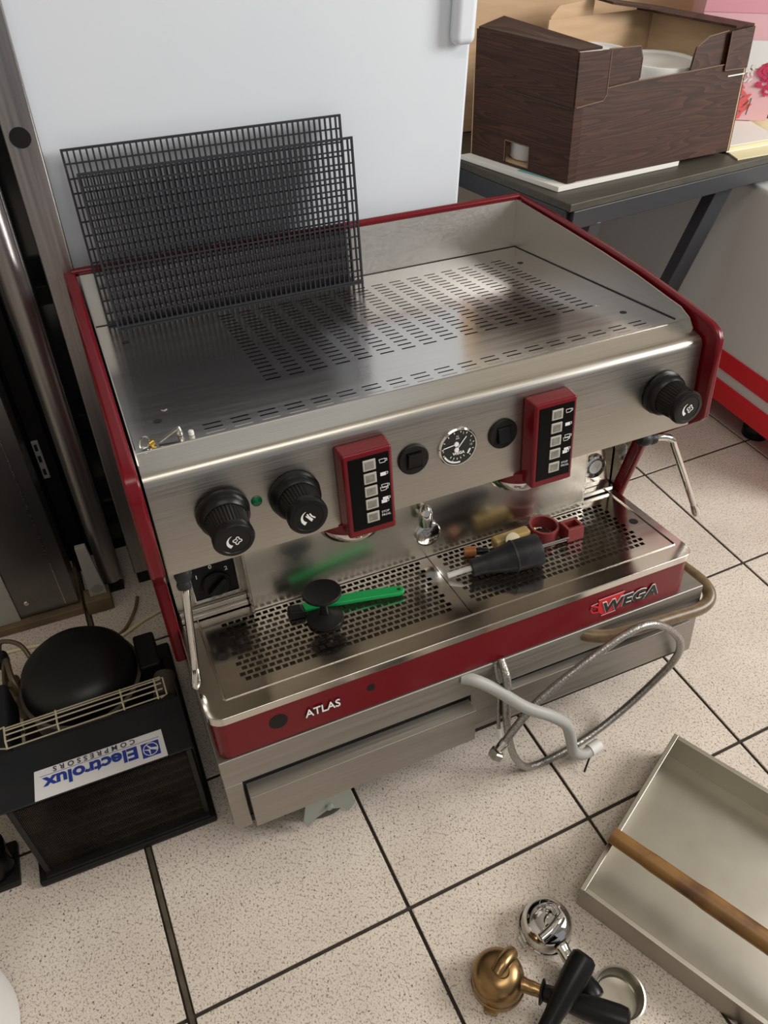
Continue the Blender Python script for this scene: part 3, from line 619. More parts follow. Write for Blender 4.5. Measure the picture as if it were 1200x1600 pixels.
# touch pads over the groups
def pad(x0, x1, zt, zb, gx):
    yf = 0.0295
    h = part('touch_pad', MB().hexa([(x0 - 0.001, 0.0545, zb + 0.001), (x1 + 0.003, 0.0545, zb + 0.001), (x1 + 0.003, 0.0545, zt + 0.0012), (x0 - 0.001, 0.0545, zt + 0.0012)],
                                    [(x0, yf, zb), (x1, yf, zb), (x1, yf, zt), (x0, yf, zt)]), red, em, bevel=0.0032, seg=3)
    a0, a1, c0, c1 = x0 + 0.0058, x1 - 0.0042, zb + 0.0095, zt - 0.0062; W, H = a1 - a0, c1 - c0
    part('key_plate', MB().box(a0, a1, yf - 0.0008, yf + 0.001, c0, c1), black_gloss, h, bevel=0.0006)
    P = lambda fx, fz: (a0 + W * fx, c1 - H * fz)
    ic = MB(); o = Vector((0, yf - 0.0008, 0))
    for k, fz in enumerate((0.115, 0.295, 0.475, 0.655, 0.845)):
        bx_, bz_ = P(0.50, fz)
        b = part('key', MB().box(bx_ - 0.0076, bx_ + 0.0076, yf - 0.0022, yf - 0.0006, bz_ - 0.0068, bz_ + 0.0068), grey_btn, h, bevel=0.0008)
        part('key_dish', MB().box(bx_ - 0.0052, bx_ + 0.0052, yf - 0.0026, yf - 0.0020, bz_ - 0.0046, bz_ + 0.0046), grey_btn_in, b, bevel=0.0004)
        ix, iz = P(0.835, fz - 0.01)
        def cup(dx, dz, fill):
            q = [(ix - 0.0042 + dx, iz + 0.0022 + dz), (ix - 0.0034 + dx, iz - 0.0022 + dz), (ix + 0.0026 + dx, iz - 0.0022 + dz), (ix + 0.0030 + dx, iz + 0.0022 + dz)]
            if fill: ic.ribbon([((q[0][0] + q[1][0]) / 2, iz + dz), ((q[2][0] + q[3][0]) / 2, iz + dz)], 0.0044, o, X, Z, -Y, 0.0004)
            else: ic.ribbon(q + [q[0], q[1]], 0.0008, o, X, Z, -Y, 0.0004)
            ic.ribbon([(ix + 0.003 + dx, iz + 0.0016 + dz), (ix + 0.0050 + dx, iz + 0.0018 + dz), (ix + 0.0050 + dx, iz - 0.0006 + dz), (ix + 0.003 + dx, iz - 0.001 + dz)], 0.0008, o, X, Z, -Y, 0.0004)
        if k < 2: cup(0, 0, k == 1)
        elif k < 4: cup(0.0009, 0.0012, k == 3); cup(-0.0008, -0.0022, k == 3)
        else:
            text(ic, 'STOP', 0.0040, (ix - 0.0055, yf - 0.0008, iz + 0.0004), X, Z, -Y, 0.0004); text(ic, 'PROG.', 0.0040, (ix - 0.0055, yf - 0.0008, iz - 0.0040), X, Z, -Y, 0.0004)
    part('key_symbols', ic, print_white, h)
    gy = 0.0895
    g = part('group_cover', MB().lathe((gx, gy, 0.514), -Z, [(0.0430, 0), (0.0432, 0.010), (0.0420, 0.0150)], 52), red, em)
    part('group_ring', MB().lathe((gx, gy, 0.4990), -Z, [(0.0418, 0), (0.0415, 0.006), (0.0385, 0.0125), (0.0350, 0.0135), (0.0345, 0.006)], 52, cap=False), chrome, g)
    part('shower_screen', MB().disc((gx, gy, 0.492), -Z, 0.0346), steel, g)
pad(0.2030, 0.2610, 0.6165, 0.5075, 0.2235); pad(0.4425, 0.5005, 0.6165, 0.5020, 0.4570)
def rocker(x, z, lit):
    s = part('round_switch', MB().lathe((x, 0.0546, z), -Y, [(0.0192, 0), (0.0192, 0.0022), (0.0180, 0.0034), (0.002, 0.0034)], 40), black_matt, em)
    part('rocker', MB().hexa([(x - 0.0085, 0.0515, z - 0.0095), (x + 0.0085, 0.0515, z - 0.0095), (x + 0.0085, 0.0515, z + 0.0095), (x - 0.0085, 0.0515, z + 0.0095)],
                             [(x - 0.0080, 0.0462 if lit else 0.0500, z - 0.009), (x + 0.0080, 0.0462 if lit else 0.0500, z - 0.009), (x + 0.0080, 0.0500 if lit else 0.0470, z + 0.009), (x - 0.0080, 0.0500 if lit else 0.0470, z + 0.009)]), black_plastic, s, bevel=0.0008)
    part('rocker_frame', MB().box(x - 0.0098, x + 0.0098, 0.0508, 0.0514, z - 0.0108, z + 0.0108), black_gloss, s)
rocker(0.2964, 0.5752, False); rocker(0.4143, 0.5767, True)
# double pressure gauge
gx, gz = 0.3535, 0.5758; go_ = Vector((gx, 0.0520, gz))
g = part('pressure_gauge', MB().lathe((gx, 0.0546, gz), -Y, [(0.0250, 0), (0.0250, 0.0020), (0.0236, 0.0034), (0.0228, 0.0034), (0.0226, 0.0020)], 48, cap=False), chrome, em)
part('dial', MB().disc(go_, -Y, 0.0228, 48), gauge_dial, g)
mb = MB()
for k in range(11):
    a = math.radians(200 - 24 * k); mb.ribbon([(math.cos(a) * 0.0192, math.sin(a) * 0.0192), (math.cos(a) * 0.0214, math.sin(a) * 0.0214)], 0.0009, go_, X, Z, -Y, 0.0003)
for k in range(5):
    a = math.radians(-60 - 18 * k); mb.ribbon([(math.cos(a) * 0.0135, math.sin(a) * 0.0135), (math.cos(a) * 0.0160, math.sin(a) * 0.0160)], 0.0009, go_, X, Z, -Y, 0.0003)
mb.ribbon([(math.cos(math.radians(a)) * 0.0198, math.sin(math.radians(a)) * 0.0198) for a in range(205, 285, 8)], 0.0022, go_, X, Z, -Y, 0.0003)
mb.ribbon([(math.cos(math.radians(a)) * 0.0165, math.sin(math.radians(a)) * 0.0165) for a in range(318, 345, 6)], 0.0022, go_, X, Z, -Y, 0.0003)
for s, q, tx, tz in (('WEGA', 0.0052, -0.0072, -0.0092), ('PSI', 0.0026, -0.0025, 0.0140), ('BAR', 0.0026, -0.0030, 0.0112), ('0', 0.0036, -0.0205, -0.0020), ('3', 0.0036, 0.0150, 0.0040), ('15', 0.0036, 0.0150, -0.0010), ('12', 0.0036, 0.0120, -0.0085), ('6', 0.0036, -0.0085, -0.0175), ('1', 0.0036, -0.013, 0.0145), ('2', 0.0036, 0.006, 0.0165)):
    text(mb, s, q, go_ + X * tx + Z * tz, X, Z, -Y, 0.0003, bold=0.0002 if len(s) == 4 else 0)
part('dial_print', mb, print_white, g)
for (px, pz), (qx, qz) in (((-0.0025, 0.0050), (-0.0195, 0.0030)), ((-0.0025, -0.0025), (0.0105, 0.0125))):
    mb = MB(); mb.ribbon([(px, pz), (qx, qz)], 0.0013, go_, X, Z, -Y, 0.0009); mb.lathe(go_ + X * px + Z * pz, -Y, [(0.0030, 0), (0.0030, 0.0013), (0.001, 0.0014)], 16)
    part('needle', mb, print_white, g, smooth=False)
# hot water spout and round mirror badge
part('water_spout', MB().lathe((0.3530, 0.1500, 0.4030), Z, [(0.0070, 0.001), (0.0098, 0.0), (0.0104, 0.014), (0.0095, 0.022), (0.0065, 0.030), (0.002, 0.0335)], 28), chrome, em)
part('spout_stub', MB().cyl((0.3530, 0.1520, 0.4150), (0.3530, 0.1649, 0.4150), 0.006), chrome, em)
part('mirror_badge', MB().lathe((0.3620, 0.1649, 0.3755), -Y, [(0.0195, 0), (0.0198, 0.0035), (0.0180, 0.0050), (0.0150, 0.0055), (0.007, 0.0075), (0.001, 0.0080)], 40), chrome, em)
# steam wands
def wand(name, pts, tip, rub):
    r_ = part(name, MB().tube(pts, 0.0049, 14, 6), chrome, em)
    a, b = Vector(pts[-1]), Vector(tip); d = b - a
    part('nozzle', MB().lathe(a, d, [(0.0049, 0), (0.0054, 0.004), (0.0068, d.length * 0.6), (0.0066, d.length * 0.85), (0.0045, d.length)], 18), chrome, r_)
    for k in range(1): part('ball_joint', MB().lathe(Vector(rub[0]), Vector(rub[1]) - Vector(rub[0]), [(0.0075, 0), (0.0100, 0.005), (0.0098, 0.012), (0.0075, 0.017), (0.0085, 0.021), (0.0075, 0.026)], 20), rubber, r_)
wand('steam_wand', [(0.0165, 0.060, 0.497), (0.0140, 0.058, 0.480), (0.0085, 0.057, 0.430), (0.0020, 0.055, 0.372)], (-0.0020, 0.053, 0.342), ((0.0175, 0.066, 0.5115), (0.0140, 0.0585, 0.486)))
wand('steam_wand', [(0.650, 0.062, 0.5015), (0.668, 0.060, 0.4995), (0.682, 0.058, 0.493), (0.6900, 0.058, 0.478), (0.7200, 0.058, 0.418), (0.7450, 0.058, 0.367)], (0.7570, 0.058, 0.343), ((0.6300, 0.062, 0.506), (0.655, 0.061, 0.5005)))
part('valve_nut', MB().lathe((0.668, 0.085, 0.513), -Z, [(0.011, 0), (0.011, 0.012), (0.008, 0.018)], 6), black_plastic, em)
# badges on the red front
o = Vector((0, 0, 0))
for x, z, r in ((0.0781, 0.2953, 0.0118), (0.2007, 0.2957, 0.0056)): part('plug_hole', MB().disc((x, 0, z), -Y, r, 30, th=0.0004), black_matt, fp)
mb = MB(); text(mb, 'ATLAS', 0.0178, (0.1125, -0.0012, 0.2862), X, Z, -Y, 0.0002, ext=0.0004, bold=0.00035, xs=0.90)
part('model_lettering', mb, print_black, fp, smooth=False)  # black offset copy behind the white letters, painted as their shadow
mb = MB(); text(mb, 'ATLAS', 0.0178, (0.1117, -0.0024, 0.2868), X, Z, -Y, 0.0, ext=0.0003, bold=0.00015, xs=0.90)
part('model_lettering', mb, print_white, fp, smooth=False, label='white raised letters')
cupm = mat('badge_red', (0.55, 0.012, 0.022), 0.3)
mb = MB().prism([(0.5440, 0.3050), (0.5850, 0.3050), (0.5850, 0.2785), (0.5530, 0.2745), (0.5465, 0.2800), (0.5430, 0.2880)], 'y', -0.0012, -0.0001)
part('cup_emblem', mb, cupm, fp)
mb = MB()
mb.ribbon([(0.5470, 0.2900), (0.5330, 0.2990), (0.5310, 0.2920), (0.5350, 0.2855), (0.5450, 0.2830)], 0.0030, o - Y * 0.001, X, Z, -Y, 0.0003)
part('emblem_handle', mb, cupm, fp)
mb = MB(); mb.ribbon([(0.5425, 0.3056), (0.5860, 0.3060)], 0.0013, o - Y * 0.001, X, Z, -Y, 0.0006); mb.ribbon([(0.550, 0.2745), (0.574, 0.2750)], 0.0013, o - Y * 0.001, X, Z, -Y, 0.0006); mb.ribbon([(0.5305, 0.3000), (0.5420, 0.3008)], 0.0012, o - Y * 0.001, X, Z, -Y, 0.0006)
part('emblem_outline', mb, pink_pale, fp)
mb = MB(); text(mb, 'WEGA', 0.0262, (0.5490, -0.0016, 0.2800), X, Z, -Y, 0.0, ext=0.0003, bold=0.0015, shear=0.12, xs=1.20, space=1.06)
part('maker_lettering', mb, print_white, fp, smooth=False, label='white letter outline')
mb = MB(); text(mb, 'WEGA', 0.0262, (0.5490, -0.0026, 0.2798), X, Z, -Y, 0.0, ext=0.0002, bold=0.0007, shear=0.12, xs=1.20, space=1.06)
part('maker_lettering', mb, print_black, fp, smooth=False, label='black letters')

# ================================================================== THINGS ON THE MACHINE
def grid(label, x0, x1, y, z0, z1, nc, nr, sk=0.0):
    g = thing('grid_rack', label, 'grid', (x0, y, z0), RM, 'black slatted plastic grids on the cup shelf')
    dy = 0.0036
    fr_ = MB(); w_ = 0.0030
    for a, b, c, d in ((x0, x1, z0, z0 + w_), (x0, x1, z1 - w_, z1), (x0, x0 + w_, z0 + w_, z1 - w_), (x1 - w_, x1, z0 + w_, z1 - w_)): fr_.box(a, b, y, y + dy, c, d)
    part('frame', fr_, grid_black, g, smooth=False)
    px, pz = (x1 - x0) / nc, (z1 - z0) / nr
    me = None
    for i in range(1, nc):
        x = x0 + i * px
        if me is None: o = part('upright_slat', MB().box(x - 0.0011, x + 0.0011, y, y + dy, z0 + w_, z1 - w_), grid_black, g, smooth=False); me = o.data
        else: o = bpy.data.objects.new('upright_slat', me); COL.objects.link(o); o.parent = g; o.location.x = (i - 1) * px
    me = None
    for j in range(1, nr):
        z = z0 + j * pz
        if me is None: o = part('cross_slat', MB().box(x0 + w_, x1 - w_, y + 0.0005, y + dy - 0.0005, z - 0.0010, z + 0.0010), grid_black, g, smooth=False); me = o.data
        else: o = bpy.data.objects.new('cross_slat', me); COL.objects.link(o); o.parent = g; o.location.z = (j - 1) * pz
grid('rear black plastic grid leaning against the refrigerator, taller of the two', 0.0215, 0.4030, 0.4990, 0.6441, 0.8785, 48, 13)
grid('front black plastic grid on the cup shelf, lower and shifted right', 0.0330, 0.4115, 0.4800, 0.6441, 0.8510, 48, 12)

kr = thing('wire_ring', 'bent wire ring with a brass bead at the left corner of the cup shelf', 'ring', (0.018, 0.104, 0.6442), RM)
part('ring', MB().tube([(0.010, 0.103, 0.6462), (0.012, 0.108, 0.652), (0.018, 0.110, 0.653), (0.021, 0.106, 0.648), (0.017, 0.103, 0.6462)], 0.0011, 8, 5, True), chrome, kr)
part('bead', MB().lathe((0.0215, 0.1070, 0.6465), (1, 0.2, 0.4), [(0.001, -0.0035), (0.0036, -0.002), (0.0036, 0.003), (0.001, 0.0045)], 14), brass, kr)
ms = thing('metal_clip', 'flat metal clip by the front slots of the cup shelf, beside the ring', 'clip', (0.045, 0.112, 0.6442), RM)
part('blade', MB().bar((0.0290, 0.1060, 0.6462), (0.0515, 0.1140, 0.6530), 0.0055, 0.0012), steel_pan, ms, bevel=0.0003)
part('tip', MB().lathe((0.0530, 0.1140, 0.6440), Z, [(0.0035, 0.0002), (0.0035, 0.004), (0.0022, 0.008), (0.001, 0.0105)], 12), steel, ms)
cl = thing('clear_cap', 'tiny clear plastic cap on the front slots right of the metal clip', 'cap', (0.0665, 0.1085, 0.6442), RM)
part('cap', MB().lathe((0.0640, 0.1090, 0.6439), Z, [(0.0030, 0.0002), (0.0030, 0.0045), (0.0018, 0.0055)], 14), white_plastic, cl)

# ---- on the drip grids
TZ = 0.3330
tm = thing('tamper', 'black double ended plastic tamper standing on the left drip grid', 'tamper', (0.181, 0.107, TZ), RM)
cx, cy = 0.1810, 0.1060
part('base', MB().lathe((cx, cy, TZ), Z, [(0.0240, 0.0003), (0.0250, 0.002), (0.0245, 0.005), (0.014, 0.008), (0.0075, 0.012)], 40), black_matt, tm)
part('shaft', MB().lathe((cx, cy, TZ), Z, [(0.0072, 0.010), (0.0055, 0.022), (0.0055, 0.032), (0.0075, 0.040)], 24), black_plastic, tm)
part('top_disc', MB().lathe((cx, cy, TZ), Z, [(0.0075, 0.039), (0.016, 0.0415), (0.0255, 0.0445), (0.0262, 0.0470), (0.0250, 0.0490), (0.0225, 0.0478), (0.002, 0.0474)], 44), black_matt, tm)
br = thing('grill_brush', 'green handled cleaning brush with a black bristle head on the left drip grid', 'brush', (0.23, 0.125, TZ), RM)
hp = [(0.1590, 0.1400), (0.1590, 0.1270), (0.20, 0.1190), (0.245, 0.1090), (0.287, 0.0990), (0.2935, 0.1000), (0.2970, 0.1050), (0.2960, 0.1110), (0.2900, 0.1150), (0.25, 0.1260), (0.20, 0.1355)]
part('handle', MB().prism(hp, 'z', TZ + 0.004, TZ + 0.0105), green_plastic, br, bevel=0.002, seg=3)
part('hang_hole', MB().disc((0.2890, 0.1062, TZ + 0.0106), Z, 0.0026, th=0.0002), dark_void, br)
part('bristle_head', MB().hexa([(0.136, 0.124, TZ + 0.0004), (0.1588, 0.120, TZ + 0.0004), (0.1588, 0.142, TZ + 0.0004), (0.138, 0.144, TZ + 0.0004)], [(0.138, 0.126, TZ + 0.013), (0.1588, 0.122, TZ + 0.011), (0.1588, 0.140, TZ + 0.011), (0.140, 0.142, TZ + 0.013)]), black_matt, br, bevel=0.003)

pg = thing('power_plug', 'large black rubber cable connector with a white cable end on the right drip grid', 'plug', (0.44, 0.085, TZ), RM)
pa_, pb_ = Vector((0.396, 0.0975, TZ + 0.0135)), Vector((0.4960, 0.0800, TZ + 0.0240)); d = pb_ - pa_
part('rubber_boot', MB().lathe(pa_, d, [(0.0095, 0.0), (0.0128, 0.001), (0.0132, 0.018), (0.0140, 0.022), (0.0190, 0.046), (0.0212, 0.058), (0.0224, 0.060), (0.0232, 0.098), (0.0222, 0.1015), (0.0190, 0.1015)], 36), rubber, pg)
part('collar', MB().lathe(pa_ + d.normalized() * 0.061, d, [(0.0226, 0), (0.0236, 0.001), (0.0236, 0.003), (0.0226, 0.004)], 36, cap=False), rubber, pg)
part('cable_end', MB().tube([pa_ + d * 0.02, pa_ - d * 0.10, (0.3640, 0.1060, TZ + 0.0062)], 0.0042, 12, 4), white_plastic, pg)
cb = thing('copper_stub', 'short brown copper pipe stub behind the narrow end of the black plug', 'pipe stub', (0.415, 0.137, TZ), RM)
part('stub', MB().lathe((0.4080, 0.1420, TZ + 0.0078), (1, -0.45, 0.05), [(0.006, 0), (0.0075, 0.001), (0.0075, 0.017), (0.0060, 0.018), (0.0055, 0.012)], 18), mat('orange_brown', (0.30, 0.11, 0.03), 0.4), cb)
part('elbow', MB().tube([(0.4235, 0.1350, TZ + 0.0078), (0.432, 0.1310, TZ + 0.0078), (0.440, 0.130, TZ + 0.0065)], 0.0058, 12, 5), black_plastic, cb)
bn = thing('brass_fitting', 'tan plastic and brass fitting lying between the black plug and the splash plate', 'fitting', (0.48, 0.13, TZ), RM)
part('body', MB().bar((0.453, 0.1360, TZ + 0.010), (0.512, 0.1340, TZ + 0.013), 0.018, 0.018), mat('tan_plastic', (0.42, 0.29, 0.10), 0.45), bn, bevel=0.004)
part('knob', MB().lathe((0.4780, 0.1260, TZ + 0.016), (-0.1, -0.8, 0.5), [(0.0105, 0), (0.0115, 0.002), (0.0110, 0.006), (0.004, 0.007)], 20), mat('cream_plastic', (0.62, 0.55, 0.36), 0.5), bn)
part('lug', MB().bar((0.508, 0.150, TZ + 0.004), (0.518, 0.128, TZ + 0.018), 0.010, 0.007), brass, bn, bevel=0.002)
rc = thing('plastic_clamp', 'dull red plastic ring clamp lying behind the black plug on the right drip grid', 'clamp', (0.545, 0.125, TZ), RM)
mb = MB(); n = 36
mb.lathe((0.5345, 0.1320, TZ + 0.0006), (0.05, -0.1, 1), [(0.0225, 0), (0.0235, 0.010), (0.0225, 0.021), (0.0190, 0.021), (0.0190, 0.0)], 40, cap=False)
mb.f += [(4 * 40 + k, 4 * 40 + (k + 1) % 40, (k + 1) % 40, k) for k in range(40)]
part('ring', mb, red_plastic, rc)
bl = MB()
for q in ((0.556, 0.584, 0.118, 0.123, 0.0006, 0.024), (0.556, 0.584, 0.098, 0.103, 0.0006, 0.024), (0.579, 0.584, 0.103, 0.118, 0.0006, 0.024), (0.556, 0.561, 0.103, 0.118, 0.0006, 0.024), (0.561, 0.579, 0.103, 0.118, 0.010, 0.013)): bl.box(q[0], q[1], q[2], q[3], TZ + q[4], TZ + q[5])
part('block', bl, red_plastic, rc, bevel=0.0012)
part('arm', MB().bar((0.553, 0.126, TZ + 0.011), (0.566, 0.122, TZ + 0.011), 0.008, 0.015), red_plastic, rc, bevel=0.001)
part('bolt', MB().cyl((0.5565, 0.0965, TZ + 0.012), (0.508, 0.0985, TZ + 0.012), 0.0016, 8), steel, rc)
part('bolt', MB().cyl((0.5565, 0.1005, TZ + 0.005), (0.508, 0.1030, TZ + 0.005), 0.0016, 8), steel, rc)

# ================================================================== HOSES IN FRONT OF THE STAND
hz = thing('braided_hose', 'braided steel water hose looping from under the machine onto the tiles', 'hose', (0.47, 0.0, 0.0))
part('hose', MB().tube([(0.386, 0.0420, 0.262), (0.3846, 0.0190, 0.245), (0.3847, 0.0110, 0.200), (0.3920, 0.0020, 0.135), (0.4080, -0.0020, 0.070), (0.4300, -0.0050, 0.026), (0.4560, -0.0045, 0.0085), (0.5050, -0.0020, 0.0072), (0.5650, 0.0060, 0.0085), (0.6260, 0.0140, 0.030), (0.6750, 0.0160, 0.0800), (0.6920, 0.0080, 0.145), (0.6750, 0.0000, 0.2050), (0.6450, 0.0040, 0.2450), (0.6050, 0.0070, 0.2720), (0.5600, 0.0060, 0.2700), (0.4900, 0.0000, 0.2430), (0.4300, -0.0050, 0.2070), (0.3920, -0.0140, 0.1780), (0.3700, -0.0190, 0.1480)], 0.0058, 14, 8), braid_m, hz)
e0, e1 = Vector((0.3700, -0.0190, 0.1480)), Vector((0.3555, -0.0215, 0.1260)); d = e1 - e0
part('ferrule', MB().lathe(e0 - d * .3, d, [(0.0066, 0), (0.0072, 0.002), (0.0072, 0.016), (0.0060, 0.018)], 18), chrome, hz)
part('union_nut', MB().lathe(e0 + d * 0.45, d, [(0.0085, 0), (0.0110, 0.002), (0.0112, 0.010), (0.0105, 0.012), (0.008, 0.012), (0.0075, 0.006)], 6), steel_pan, hz, smooth=False)
hv = thing('thin_cable', 'thin braided lead with a white sleeve hanging beside the braided hose', 'cable', (0.375, 0.02, 0.15))
part('lead', MB().tube([(0.3760, 0.0420, 0.262), (0.3745, 0.0240, 0.235), (0.3745, 0.0130, 0.190), (0.3760, 0.0040, 0.150)], 0.0026, 10, 6), braid_m, hv)
part('sleeve', MB().cyl((0.3760, 0.0045, 0.1520), (0.3765, 0.0005, 0.1360), 0.0042, 12), white_plastic, hv)
dh = thing('drain_hose', 'grey white plastic drain hose curling down from under the red front panel', 'hose', (0.45, 0.0, 0.0))
part('hose', MB().tube([(0.3270, 0.0430, 0.2500), (0.3430, 0.0320, 0.2490), (0.3680, 0.0180, 0.2330), (0.4000, -0.0110, 0.2130), (0.4360, -0.0270, 0.1920), (0.4680, -0.0280, 0.1510), (0.4880, -0.0260, 0.0990), (0.5050, -0.0240, 0.0480), (0.5260, -0.0260, 0.0280), (0.5440, -0.0230, 0.0260)], 0.0085, 16, 8), hose_grey, dh)
part('end_sleeve', MB().cyl((0.5400, -0.0235, 0.0262), (0.5600, -0.0205, 0.0270), 0.0098, 16), white_plastic, dh)
part('tie_tail', MB().bar((0.535, -0.0320, 0.022), (0.520, -0.0440, 0.008), 0.003, 0.0012), black_plastic, dh)
bh = thing('brown_hose', 'brown ribbed drain hose bent round the right end of the stand', 'hose', (0.66, 0.0, 0.23))
P = [(0.515, 0.018, 0.2480), (0.530, 0.000, 0.2450), (0.56, -0.0125, 0.2410), (0.60, -0.0150, 0.2385), (0.67, -0.0150, 0.2320), (0.725, -0.0145, 0.2290), (0.7490, -0.0040, 0.2340), (0.7530, 0.0160, 0.2430), (0.7480, 0.05, 0.2480), (0.7460, 0.12, 0.2450)]
q = MB().tube(P, 0.0098, 16, 8); part('hose', MB().add([RM @ Vector(v) for v in q.v], q.f), hose_brown, bh)

# ================================================================== KNOCK-OUT PAN ON THE FLOOR
pu = Vector((math.cos(math.radians(27.4)), math.sin(math.radians(27.4)), 0)); pv = Vector((pu.y, -pu.x, 0))
p0 = Vector((0.4010, -0.2025, 0)); PW, PL, PH, th = 0.297, 0.40, 0.052, 0.0016
def pp3(a, b, z): return p0 + pu * a + pv * b + Z * z
kp_ = thing('knock_out_pan', 'shallow worn stainless drawer pan lying on the tiles with a wooden knock bar', 'pan', pp3(PW / 2, PL / 2, 0))
def pbox(a0, a1, b0, b1, z0, z1):
    return MB().hexa([pp3(a0, b0, z0), pp3(a1, b0, z0), pp3(a1, b1, z0), pp3(a0, b1, z0)], [pp3(a0, b0, z1), pp3(a1, b0, z1), pp3(a1, b1, z1), pp3(a0, b1, z1)])
part('pan_floor', pbox(0, PW, 0, PL, 0.0005, 0.0022), steel_pan, kp_)
for q in ((0, PW, 0, th), (0, PW, PL - th, PL), (0, th, th, PL - th), (PW - th, PW, th, PL - th)): part('pan_wall', pbox(*q, 0.0023, PH), steel_pan, kp_)
for q in ((-0.003, PW + 0.003, -0.003, 0.004), (-0.003, 0.004, 0.004, PL), (PW - 0.004, PW + 0.003, 0.004, PL), (0.004, PW - 0.004, PL - 0.004, PL + 0.003)): part('rolled_edge', pbox(*q, PH, PH + 0.0025), steel_pan, kp_, bevel=0.001)
part('knock_bar', MB().tube([pp3(0.083, -0.004, PH + 0.0150), pp3(0.083, 0.10, PH + 0.0150), pp3(0.083, 0.25, PH + 0.0150), pp3(0.083, PL + 0.004, PH + 0.0150)], [0.0118, 0.0126, 0.0138, 0.0142, 0.0132], 18, 8), wood_bar, kp_)

# ================================================================== PORTAFILTERS AND BASKET
PFG = 'portafilters lying on the floor tiles'
def portafilter(label, c, yaw, m, zc=0.0, pitch=0.0, double=True, hl=1.0):
    R = Matrix.Rotation(yaw, 3, 'Z') @ Matrix.Rotation(pitch, 3, 'Y')
    t = thing('portafilter', label, 'portafilter', (0, 0, 0), None, PFG)
    t.matrix_world = Matrix.Translation((c[0], c[1], zc)) @ R.to_4x4()
    bowl = part('bowl', MB().lathe((0, 0, 0), Z, [(0.0300, 0.0006), (0.0345, 0.0006), (0.0348, 0.007), (0.0335, 0.008), (0.0335, 0.020), (0.0325, 0.027), (0.0290, 0.0345), (0.0220, 0.0405), (0.012, 0.0435), (0.001, 0.0440)], 48), m, t)
    for s in (-1, 1): part('lug', MB().hexa([(-0.009, s * 0.033, 0.001), (0.009, s * 0.033, 0.001), (0.008, s * 0.040, 0.001), (-0.008, s * 0.040, 0.001)], [(-0.009, s * 0.033, 0.0065), (0.009, s * 0.033, 0.0065), (0.008, s * 0.040, 0.0065), (-0.008, s * 0.040, 0.0065)]), m, bowl, bevel=0.0012)
    part('spout_hub', MB().lathe((0.006, 0.0, 0.038 if double else 0.034), Z, [(0.0130, 0), (0.0115, 0.006), (0.0085, 0.011), (0.001, 0.0125)], 24), m, t)
    if double:
        part('spout', MB().tube([(0.008, 0.010, 0.049), (0.012, 0.001, 0.052), (0.016, -0.012, 0.0515), (0.018, -0.027, 0.049)], 0.0068, 16, 6), m, t)
        part('spout', MB().tube([(0.004, 0.008, 0.050), (-0.006, 0.0095, 0.049), (-0.012, 0.004, 0.046)], 0.0055, 14, 6), m, t)
    else:
        part('spout', MB().tube([(0.001, -0.004, 0.0400), (0.005, 0.008, 0.0430), (0.009, 0.020, 0.0385), (0.011, 0.028, 0.0310)], 0.0090, 16, 6), m, t)
    part('neck', MB().tube([(0.026, 0, 0.022), (0.040, 0, 0.021), (0.056, 0, 0.0195)], [0.0095, 0.0085, 0.0078], 16, 5), m, t)
    part('ferrule', MB().lathe((0.054, 0, 0.0195), X, [(0.0105, 0), (0.0150, 0.001), (0.0152, 0.003), (0.0120, 0.005)], 28), black_plastic, t)
    part('handle', MB().lathe((0.057, 0, 0.0195), (1, 0, -0.012), [(r_, h_ * hl) for r_, h_ in ((0.0098, 0), (0.0106, 0.012), (0.0114, 0.028), (0.0142, 0.050), (0.0160, 0.072), (0.0164, 0.092), (0.0152, 0.101), (0.0110, 0.1045), (0.001, 0.1055))], 32), black_plastic, t)
    return t
portafilter('chrome portafilter lying upside down with a twin spout, nearest the steel pan', (0.3430, -0.2140), math.radians(-86), chrome, hl=0.42)
portafilter('tarnished brass portafilter lying upside down, leftmost of the portafilters', (0.2530, -0.2460), math.radians(-44), brass_chrome, zc=0.0035, pitch=math.radians(-9), double=False)
portafilter('portafilter whose thick black handle lies across the two other portafilters', (0.2190, -0.3490), math.radians(29), chrome, zc=0.011, pitch=math.radians(-17))
fb = thing('filter_basket', 'round stainless steel filter basket standing open on the tiles beside the pan', 'filter basket', (0.380, -0.322, 0))
part('basket', MB().lathe((0.3810, -0.3215, 0.0005), Z, [(0.0270, 0), (0.0285, 0.002), (0.0298, 0.024), (0.0320, 0.0248), (0.0322, 0.0262), (0.0300, 0.0268), (0.0288, 0.0252), (0.0272, 0.0040), (0.0255, 0.0020), (0.001, 0.0020)], 48), steel_pan, fb)

# ================================================================== CONDENSING UNIT AT THE LEFT
cu = thing('compressor_unit', 'black refrigeration condensing unit on the floor left of the coffee machine', 'compressor unit', (-0.16, 0.28, 0))
part('base_plate', MB().box(-0.273, -0.024, 0.104, 0.455, 0.001, 0.014), black_matt, cu, bevel=0.004)
cond = part('condenser', MB().box(-0.254, -0.040, 0.122, 0.160, 0.0142, 0.190), dark_void, cu)
fins = MB(); n = 105
for k in range(n):
    x = -0.2535 + k * (0.213 / (n - 1)); fins.box(x - 0.00035, x + 0.00035, 0.1165, 0.1219, 0.0150, 0.188)
o = part('fins', fins, fin_black, cond, smooth=False); o['kind'] = 'stuff'
for k in range(7): part('coil_tube', MB().cyl((-0.2555, 0.1235, 0.030 + 0.0235 * k), (-0.0385, 0.1235, 0.030 + 0.0235 * k), 0.0052, 10), fin_black, cond)
for x0, x1 in ((-0.262, -0.2545), (-0.0395, -0.0325)): part('end_plate', MB().box(x0, x1, 0.1130, 0.165, 0.0142, 0.196), black_matt, cond, bevel=0.001)
part('bottom_channel', MB().box(-0.262, -0.0325, 0.1080, 0.1215, 0.0142, 0.0200), black_matt, cond, bevel=0.001)
